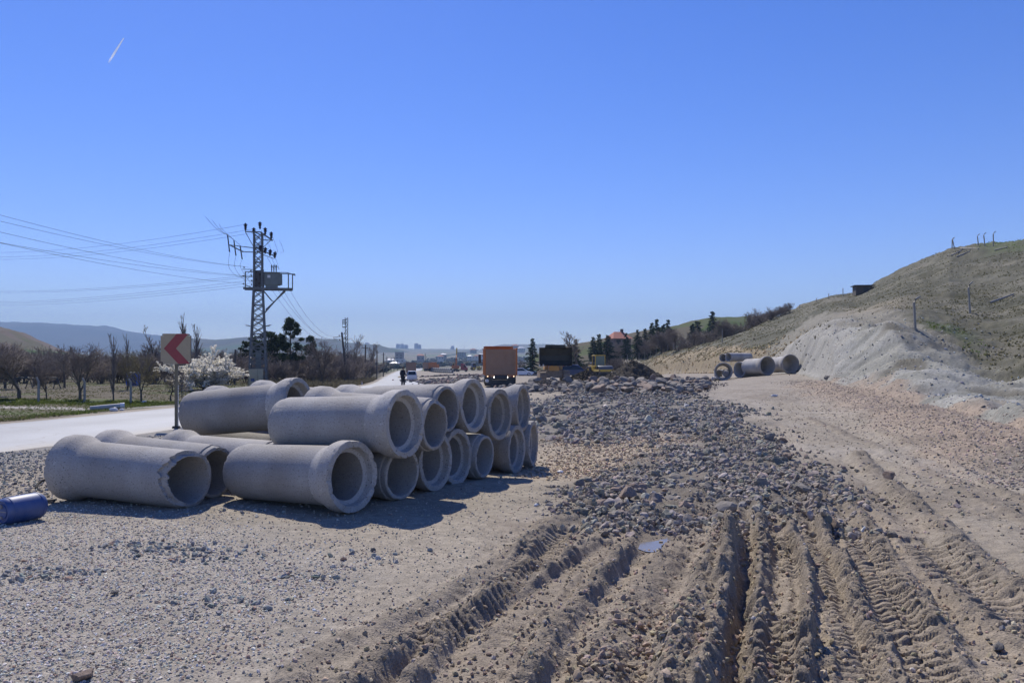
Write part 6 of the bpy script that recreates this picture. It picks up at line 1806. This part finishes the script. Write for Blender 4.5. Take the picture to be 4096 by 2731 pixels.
# ------------------------------------------------------------------ grass and scrub
def tufts(name, x, y, h, col, r, mt, blades=7, wd=.22):
    n = len(x); z = surf(x, y); k = blades
    X = np.repeat(x, k) + r.normal(0, .06, n * k) * np.repeat(h, k) * 3; Y = np.repeat(y, k) + r.normal(0, .06, n * k) * np.repeat(h, k) * 3
    Z = np.repeat(z, k) - .02; hh = np.repeat(h, k) * r.uniform(.5, 1.2, n * k); a = r.uniform(0, 6.28, n * k)
    lx, ly = r.normal(0, .45, n * k) * hh, r.normal(0, .45, n * k) * hh; w = hh * wd * .5
    V = np.stack([np.stack([X - np.cos(a) * w, Y - np.sin(a) * w, Z], 1), np.stack([X + np.cos(a) * w, Y + np.sin(a) * w, Z], 1), np.stack([X + lx, Y + ly, Z + hh], 1)], 1).reshape(-1, 3)
    T = np.repeat(np.repeat(col, k, 0) * r.uniform(.7, 1.3, (n * k, 1)), 3, 0)
    return tag(np_mesh(name, V, np.arange(len(V)).reshape(-1, 3), mt, T), kind='stuff')
blade_mat = bpy.data.materials.new('grass_blades'); blade_mat.use_nodes = True
_n = blade_mat.node_tree.nodes; _l = blade_mat.node_tree.links; _n.remove(_n['Principled BSDF'])
_a = _n.new('ShaderNodeAttribute'); _a.attribute_name = 'tint'; _d = _n.new('ShaderNodeBsdfDiffuse'); _t = _n.new('ShaderNodeBsdfTranslucent'); _m = _n.new('ShaderNodeMixShader')
_l.new(_a.outputs['Color'], _d.inputs[0]); _l.new(_a.outputs['Color'], _t.inputs[0]); _l.new(_d.outputs[0], _m.inputs[1]); _l.new(_t.outputs[0], _m.inputs[2]); _l.new(_m.outputs[0], _n['Material Output'].inputs[0])
r = np.random.default_rng(33)
def colmix(r, n, a, b): t = r.uniform(0, 1, (n, 1)); return np.array(a) * (1 - t) + np.array(b) * t
# verge and field left of the road
n = 42000; y = 20 + 75 * r.uniform(0, 1, n) ** 1.3; x = road_x(y) - 4.6 - np.abs(r.normal(0, 16, n))
k = (x > -.75 * y - 2) & (fbm(x * .3, y * .3, 3, 301) > -.25); x, y = x[k], y[k]; n = len(x)
gcol = colmix(r, n, (.15, .135, .075), (.085, .10, .035)); gg = (fbm(x * .15, y * .3, 3, 303) > .12); gcol[gg] = gcol[gg] * .5 + np.array([.045, .075, .012])
tufts('grass', x, y, r.uniform(.03, .10, n) * (1 + (np.abs(x - road_x(y)) < 8) * .5), gcol * 1.05, r, blade_mat, 7, .4)
n = 5000; y = r.uniform(41, 46, n); x = r.uniform(-33, -19, n)
k = fbm(x * .4, y * .4, 3, 305) > -.1; x, y = x[k], y[k]; n = len(x)
tufts('grass', x, y, r.uniform(.05, .16, n), colmix(r, n, (.085, .125, .025), (.115, .13, .04)), r, blade_mat, 7, .3)
# reedy dead grass under the thicket
n = 9000; y = 70 + 90 * r.uniform(0, 1, n); x = road_x(y) - 4.5 - np.abs(r.normal(0, 3.0, n))
tufts('grass', x, y, r.uniform(.2, .7, n), colmix(r, n, (.14, .125, .085), (.11, .10, .075)), r, blade_mat, 6, .12)
# tussocks on the hillside
n = 42000; u = r.uniform(2560, 4500, n); t = (u - U0) / F
yf = np.interp(-t, -FT, FY); yc = np.interp(t, CT, CD); q = r.uniform(0, 1.05, n) ** 1.1
y = yf + q * (yc - yf); x = t * y
w1 = sstep(.62, .40, t); cut = (q < np.interp(t, CUTT, CUTQ) + .02) & (t > .3) & (t < .7); yel = (q < .16) & (t < .32); low = (q < .10)
k = ~(cut | yel | low) & (fbm(x * .35, y * .35, 4, 311) > -.18); x, y, t, q = x[k], y[k], t[k], q[k]; n = len(x)
hc = colmix(r, n, (.125, .115, .06), (.07, .07, .035))
gk = (q > .88) & (t > .58) & (r.uniform(size=n) < .8); hc[gk] = colmix(r, int(gk.sum()), (.08, .15, .02), (.11, .15, .04))
gk = (t > .52) & (t < .60) & (q > .21) & (q < .31) & (r.uniform(size=n) < .6); hc[gk] = colmix(r, int(gk.sum()), (.07, .12, .02), (.09, .11, .03))
tufts('scrub', x, y, r.uniform(.04, .13, n), hc * 1.55, r, blade_mat, 7, .7)
# dry weeds below the spoil bank
n = 300; y = r.uniform(60, 90, n); x = np.interp(y, FY, FX) + r.normal(3.2, 2.0, n)
k = fbm(x * .5, y * .5, 3, 313) > .08; x, y = x[k], y[k]; n = len(x)
tufts('scrub', x, y, r.uniform(.08, .25, n), colmix(r, n, (.13, .12, .075), (.08, .075, .05)), r, blade_mat, 8, .4)
# ------------------------------------------------------------------ far village, towers, fences, hill posts
def house(label, u, vb, d, w, h, dep, wallm, roofm, rz=0.0, chim=True, flat=False, rh=None, group=None, z=None):
    x, y, _ = at(u, vb, d); z = at(u, vb, d)[2] if z is None else z
    t = thing('house', label, 'house', (x, y, z), rz, group)
    MB().box((0, 0, h / 2 - 1.5), (w, dep, h + 3)).build('wall', wallm, t)
    rh = rh or w * .22
    if flat: rf = MB().box((0, 0, h + .25), (w + .8, dep + .8, .5)).build('roof', roofm, t)
    else:
        W2, D2 = w / 2 + .5, dep / 2 + .5
        rf = MB().add([(-W2, -D2, h), (W2, -D2, h), (W2, D2, h), (-W2, D2, h), (-W2 * .45, 0, h + rh), (W2 * .45, 0, h + rh)], [(0, 1, 5, 4), (1, 2, 5), (2, 3, 4, 5), (3, 0, 4), (3, 2, 1, 0)]).build('roof', roofm, t)
        if chim: MB().box((w * .2, 0, h + rh), (.7, .7, 1.6)).build('chimney', wallm, rf)
    fl = max(1, int(h / 3))
    for f in range(fl):
        for k in range(max(2, int(w / 4))):
            n = max(2, int(w / 4)); xx = (k + .5) / n * w - w / 2
            wn = MB().box((xx, -dep / 2 - .02, 1.6 + f * 3), (1.3, .08, 1.3)).build('window', M['glass'], t)
    return t
W_, BW, RT, SH = M['wall'], mat('grey_brick_wall', (.30, .27, .26), .9, 0, .1, 1), M['rooftile'], M['sheet']
house('house with a red tiled hip roof above the right orchard', 2474, 1392, 225, 5.0, 2.6, 6, mat('brown_wall', (.13, .11, .10), .9), RT, R(15), True, rh=2.0)
V = [
    (1598, 1437, 900, 9, 8, 9, BW, SH, 1, 'three storey house with a pale roof left of the distant road', 0),
    (1602, 1449, 860, 10, 3, 8, W_, SH, 1, 'low pale building below the three storey house', 0),
    (1682, 1438, 1000, 9, 5, 9, BW, RT, 0, 'house with a red roof right of the distant road', 0),
    (1774, 1429, 1150, 8, 4, 8, BW, SH, 0, 'grey house with a light roof on the village slope', 0),
    (1752, 1458, 900, 11, 2.5, 8, W_, SH, 1, 'long low white building behind the far pipe row', 0),
    (1846, 1424, 1300, 12, 6, 9, BW, BW, 1, 'wide flat roofed house right of the excavator arm', 0),
    (1762, 1437, 1050, 7, 4, 7, W_, RT, 0, 'house with a reddish roof left of the excavator arm', 0),
    (1880, 1434, 1100, 6, 3.5, 7, W_, SH, 0, 'small white house above the red lorry', 0),
    (1908, 1433, 1150, 7, 3.5, 7, W_, RT, 0, 'white house beside dark trees left of the truck', 0),
    (1924, 1428, 1200, 6, 4, 7, W_, SH, 0, 'white house close to the left side of the truck', 0),
    (1950, 1404, 2000, 14, 8, 10, W_, RT, 0, 'pale house high on the slope by the truck mirror', 0),
    (1893, 1409, 1900, 14, 6, 10, BW, RT, 0, 'house high on the village slope above the tractor', 0),
    (1562, 1452, 800, 8, 3, 7, W_, SH, 0, 'small house low behind the row of far poles', 0),
    (1580, 1466, 620, 6, 2.6, 6, W_, SH, 0, 'little pale shed between the far poles', 0),
    (2060, 1399, 1600, 14, 8, 10, BW, RT, 0, 'block of houses right above the dump truck', 0),
    (2085, 1405, 1500, 12, 6, 10, W_, SH, 0, 'pale house between the truck and the lone fir', 0),
    (1985, 1412, 1500, 12, 6, 10, W_, RT, 0, 'house hidden behind the dump truck top', 0)]
for (u, vb, d, w, h, dp, wm, rm, fl, lab, _z) in V:
    if 'hidden' in lab: continue
    house(lab, u, vb, d, w, h, dp, wm, rm, R((u * 37) % 50 - 25), True, bool(fl))
tw = mat('tower_block_wall', (.50, .47, .47), .8, 0, .05, .2)
def tower(u0, u1, vt, lab):
    d = 3950; x0, x1 = (u0 - U0) / F * d, (u1 - U0) / F * d; w = x1 - x0; zt = EYE + (V0 - vt) / F * d; zb_ = 66
    t = thing('tower_block', lab, 'tower block', ((x0 + x1) / 2, d, zb_))
    h = zt - zb_
    MB().box((0, 0, h * .42), (w, w, h * .84)).build('wall', tw, t)
    MB().prism([(-w / 2, h * .84), (w / 2, h * .84), (w * .32, h * .95), (0, h), (-w * .32, h * .95)], -w * .5, w * .5).build('roof', tw, t)
    for k in range(10): MB().box((0, -w / 2 - .2, h * .08 + k * h * .078), (w * .8, .5, h * .025)).build('window_band', M['trafo'], t)
for u0, u1, vt, lab in [(1585, 1599, 1374, 'leftmost of the row of three far tower blocks'), (1601.5, 1616, 1374, 'middle one of the row of three far tower blocks'), (1618, 1632, 1377.5, 'right one of the row of three far tower blocks'),
                        (1658, 1674, 1372, 'taller block of the far pair of towers on the skyline'), (1675, 1684.5, 1377, 'shorter block of the far pair of towers on the skyline'),
                        (1421, 1441, 1368, 'far wide block showing through the bare tree tops'), (1460, 1478, 1369, 'far block behind bare branches left of the three towers')]:
    tower(u0, u1, vt, lab)
x, y, z = at(1810, 1394, 3900)
t = thing('domed_building', 'tiny domed building with a spire on the far skyline', 'mosque', (x, y, z - 2))
MB().box((0, 0, 5), (17, 17, 10)).build('wall', tw, t); MB().lathe([(7.5, 9), (7, 13), (5, 15.5), (2, 17), (0, 17.4)], n=24).build('dome', tw, t, 40); MB().cyl((0, 0, 16), (0, 0, 24), .8, .4).build('spire', tw, t)
for (u, vt, vb, d, lab) in [(1857, 1365, 1395, 3900, 'thin tall mast on the far skyline left of the truck'), (2053, 1363, 1376, 3600, 'thin short mast on the hill right above the truck')]:
    x, y, z = at(u, vb, d); t = thing('radio_mast', lab, 'mast', (x, y, z)); MB().cyl((0, 0, -4), (0, 0, (vb - vt) / F * d), .9, .5, 8).build('mast', tw, t)
# wooded village patches that read as one mass
r = np.random.default_rng(77); P = []; 
for (u0, u1, v0, v1, d0, d1, n) in [(1540, 1700, 1436, 1476, 560, 1100, 500), (1700, 1960, 1410, 1456, 700, 1700, 900), (2000, 2110, 1392, 1430, 900, 1600, 350), (960, 1550, 1420, 1450, 300, 700, 700)]:
    u = r.uniform(u0, u1, n); d = np.exp(r.uniform(math.log(d0), math.log(d1), n)); x = (u - U0) / F * d
    k = fbm(x / 35, d / 60, 3, 401) > .02; P.append(np.stack([x[k], d[k]], 1))
P = np.concatenate(P); n = len(P)
tm = mat('far_tree_mass', (1, 1, 1), .9, 0, 0, spec=.1, attr=True)
scatter('woods', P, r.uniform(1.4, 3.6, n), tone(r, n, (.075, .07, .055), .3, (.035, .045, .03), .3), tm, ICO2, seed=21, sink=-.1, tilt=.1)

# hut, fence posts and fallen posts on the hillside
x, y, z = hit(3449, 1172); z = gz(x, y)
t = thing('hut', 'small dark shed on the skyline of the hillside', 'hut', (x, y, z - .3), R(-8))
MB().box((0, 0, .6), (2.5, 2.0, 1.5)).build('wall', M['wood'], t); MB().box((0, -.1, 1.42), (3.1, 2.4, .14)).build('roof', M['dark_steel'], t); MB().box((.3, -1.01, .75), (.8, .04, .7)).build('door', M['dark_steel'], t)
def cpost(parent, h=2.2): return MB().tube([(0, 0, -.2), (0, 0, h * .82), (.12, 0, h * .92), (.38, 0, h)], [.075, .07, .06, .05], 6).build('post', M['postc'], parent, 30)
def hill_post(u, v, h, lab, group=None, tilt=0.0, rz=0.0, bent=True):
    x, y, z = hit(u, v)
    t = thing('fence_post', lab, 'fence post', (x, y, z), 0, group); t.rotation_euler = (0, tilt, rz)
    hh = h / F * y
    if bent: cpost(t, hh)
    else: MB().tube([(0, 0, -.2), (0, 0, hh)], [.07, .055], 6).build('post', M['postc'], t, 30)
    return t
hill_post(3661, 1319, 128, 'lower of the two lone posts on the hillside, nearer the cut', None, -.05)
hill_post(3880, 1254, 126, 'upper of the two lone posts on the hillside, nearer the fallen pole', None, -.06)
for i, (u, v, h, tl, lab) in enumerate([(3798, 992, 42, 0, 'leftmost bent post of the pair at the hilltop corner'), (3808, 996, 46, .03, 'second bent post of the pair at the hilltop corner'), (3818, 996, 45, -.2, 'slanting strut post at the hilltop corner'),
                                   (3852, 984, 34, 0, 'lone bent post right of the hilltop corner'), (3914, 982, 44, -.12, 'left of the two leaning bent posts on the hilltop'), (3940, 984, 52, -.12, 'right of the two leaning bent posts on the hilltop'), (3974, 986, 60, -.02, 'rightmost bent post on the hilltop')]):
    hill_post(u, v, h, lab, 'bent posts on the hilltop', tl)
for i, (u, v, h) in enumerate([(3199, 1232, 14), (3266, 1206, 14), (3315, 1194, 20), (3372, 1184, 32)]):
    hill_post(u, v, h, ['first', 'second', 'third', 'last, tallest'][i] + ' thin post on the skyline left of the shed', 'thin skyline posts', 0, 0, False)
for i, (u, v, h) in enumerate([(2831, 1358, 52), (2889, 1370, 55), (2952, 1332, 42), (3015, 1308, 24)]):
    hill_post(u, v, h, ['first', 'second', 'third', 'fourth'][i] + ' pale post along the slope above the yellow cut', 'pale posts above the yellow cut', 0, 0, False)
for i in range(14):
    u = 2395 + i * 23; v = np.interp(u, [2395, 2500, 2600, 2700], [1442, 1438, 1434, 1415])
    x, y = spot(u, np.interp(u, [2395, 2700], [176, 145])); z = gz(x, y)
    t = thing('fence_post', 'pale post of the wire fence below the orchard', 'fence post', (x, y, z), 0, 'posts of the orchard fence')
    MB().tube([(0, 0, -.2), (0, 0, 1.7)], [.06, .05], 6).build('post', M['postc'], t, 30)
def fallen(u0, v0, u1, v1, lab):
    a = hit(u0, v0); b = hit(u1, v1)
    o = MB().tube([Vector(a) + Vector((0, 0, .1)), Vector(b) + Vector((0, 0, .12))], [.10, .07], 6).build('fallen_post', M['postc'], None, 30); tag(o, lab, 'fence post')
fallen(3962, 1214, 4054, 1182, 'long pale post lying fallen on the right hillside')
fallen(3980, 1004, 4030, 992, 'pale post lying in the green grass on the hilltop')
for i, (a, b, c, d) in enumerate([(3790, 1026, 3850, 1000), (3806, 1024, 3846, 1006), (3828, 1030, 3880, 1008), (3842, 996, 3915, 998)]):
    fallen(a, b, c, d, 'pale post in the heap of posts below the hilltop corner'); bpy.context.scene.collection.objects[-1]['group'] = 'heap of posts on the hilltop'
# contrail, well above the haze
d = 9000
a = Vector(at(494, 154, d)); b = Vector(at(433, 253, d))
cm = bpy.data.materials.new('ice_trail'); cm.use_nodes = True; nt = cm.node_tree; n = nt.nodes; n.remove(n['Principled BSDF'])
df = n.new('ShaderNodeBsdfDiffuse'); df.inputs[0].default_value = (1, 1, 1, 1); tl = n.new('ShaderNodeBsdfTranslucent'); tl.inputs[0].default_value = (1, 1, 1, 1)
m1 = n.new('ShaderNodeMixShader'); tr_ = n.new('ShaderNodeBsdfTransparent'); m2 = n.new('ShaderNodeMixShader'); at_ = n.new('ShaderNodeAttribute'); at_.attribute_name = 'tint'
nt.links.new(df.outputs[0], m1.inputs[1]); nt.links.new(tl.outputs[0], m1.inputs[2]); nt.links.new(at_.outputs['Fac'], m2.inputs[0]); nt.links.new(tr_.outputs[0], m2.inputs[1]); nt.links.new(m1.outputs[0], m2.inputs[2]); nt.links.new(m2.outputs[0], n['Material Output'].inputs[0])
V = []; Fs = []; T = []
ax = (b - a).normalized(); pa, pb = basis(ax); NS = 24; K = 8
off = 0
for s in (-1, 1):
    for i in range(NS + 1):
        q = i / NS; c = a.lerp(b, q) + pa * s * (3 + 7 * min(q * 2, 1) - 5 * max(q - .6, 0)); rr_ = 2.2 + 4 * q
        for k in range(K):
            th = 6.2832 * k / K; V.append(c + (pa * math.cos(th) + pb * math.sin(th)) * rr_); al = max(0, min(1, 1.15 - max(q - .45, 0) * 2.0)) * .95; T.append((al,) * 3)
    for i in range(NS):
        for k in range(K): Fs.append((off + i * K + k, off + i * K + (k + 1) % K, off + (i + 1) * K + (k + 1) % K, off + (i + 1) * K + k))
    off += (NS + 1) * K
o = np_mesh('contrail', np.array([tuple(v) for v in V]), np.array(Fs), cm, np.array(T), smooth=True)
tag(o, 'short white double contrail high in the sky at the upper left', 'contrail')
HAZE = 2.3e-4
# ------------------------------------------------------------------ camera, light, air
cam = bpy.data.cameras.new('camera'); co = bpy.data.objects.new('camera', cam); C.objects.link(co)
co.location = (0, 0, EYE); co.rotation_euler = (R(90), 0, 0)
cam.sensor_width = 36; cam.lens = 28.0; cam.shift_y = (V0 - 1365.5) / 4096; cam.clip_end = 40000; cam.clip_start = .1
sc = bpy.context.scene; sc.camera = co

SUN_EL, SUN_AZ = R(49), R(-20)          # azimuth measured from +Y, negative = left
sd = Vector((math.sin(SUN_AZ) * math.cos(SUN_EL), math.cos(SUN_AZ) * math.cos(SUN_EL), math.sin(SUN_EL)))
sl = bpy.data.lights.new('sun', 'SUN'); sl.energy = 4.8; sl.angle = R(.53); sl.color = (1, .93, .82)
so = bpy.data.objects.new('sun', sl); C.objects.link(so)
so.rotation_euler = (-sd).to_track_quat('-Z', 'Y').to_euler()

w = bpy.data.worlds.new('World'); sc.world = w; w.use_nodes = True
nt = w.node_tree; bg = nt.nodes['Background']
sky = nt.nodes.new('ShaderNodeTexSky'); sky.sky_type = 'NISHITA'; sky.sun_disc = False
sky.sun_elevation = SUN_EL; sky.sun_rotation = SUN_AZ; sky.altitude = 900
sky.air_density = 1.0; sky.dust_density = .2; sky.ozone_density = 3.0
hs_ = nt.nodes.new('ShaderNodeHueSaturation'); hs_.inputs['Saturation'].default_value = 1.32; hs_.inputs['Hue'].default_value = .515
mu_ = nt.nodes.new('ShaderNodeVectorMath'); mu_.operation = 'MULTIPLY'; mu_.inputs[1].default_value = (.98, .915, 1.08)
nt.links.new(sky.outputs['Color'], hs_.inputs['Color']); nt.links.new(hs_.outputs['Color'], mu_.inputs[0]); nt.links.new(mu_.outputs[0], bg.inputs['Color']); bg.inputs['Strength'].default_value = .123

if HAZE:
    hz = MB().box((0, 3200, 190), (13400, 6900, 394)).build('haze', [])
    hm = bpy.data.materials.new('haze_air'); hm.use_nodes = True
    n = hm.node_tree.nodes; n.remove(n['Principled BSDF'])
    pv = n.new('ShaderNodeVolumePrincipled'); pv.inputs['Color'].default_value = (.48, .70, 1, 1)
    pv.inputs['Density'].default_value = HAZE
    hm.node_tree.links.new(pv.outputs[0], n['Material Output'].inputs['Volume'])
    hz.data.materials.append(hm); tag(hz, kind='stuff')
sc.view_settings.view_transform = 'Standard'; sc.view_settings.look = 'None'; sc.view_settings.gamma = 1
sc.view_settings.exposure = 0.2
sc.cycles.volume_bounces = 0; sc.cycles.max_bounces = 6; sc.cycles.use_denoising = True; sc.cycles.denoiser = 'OPENIMAGEDENOISE'
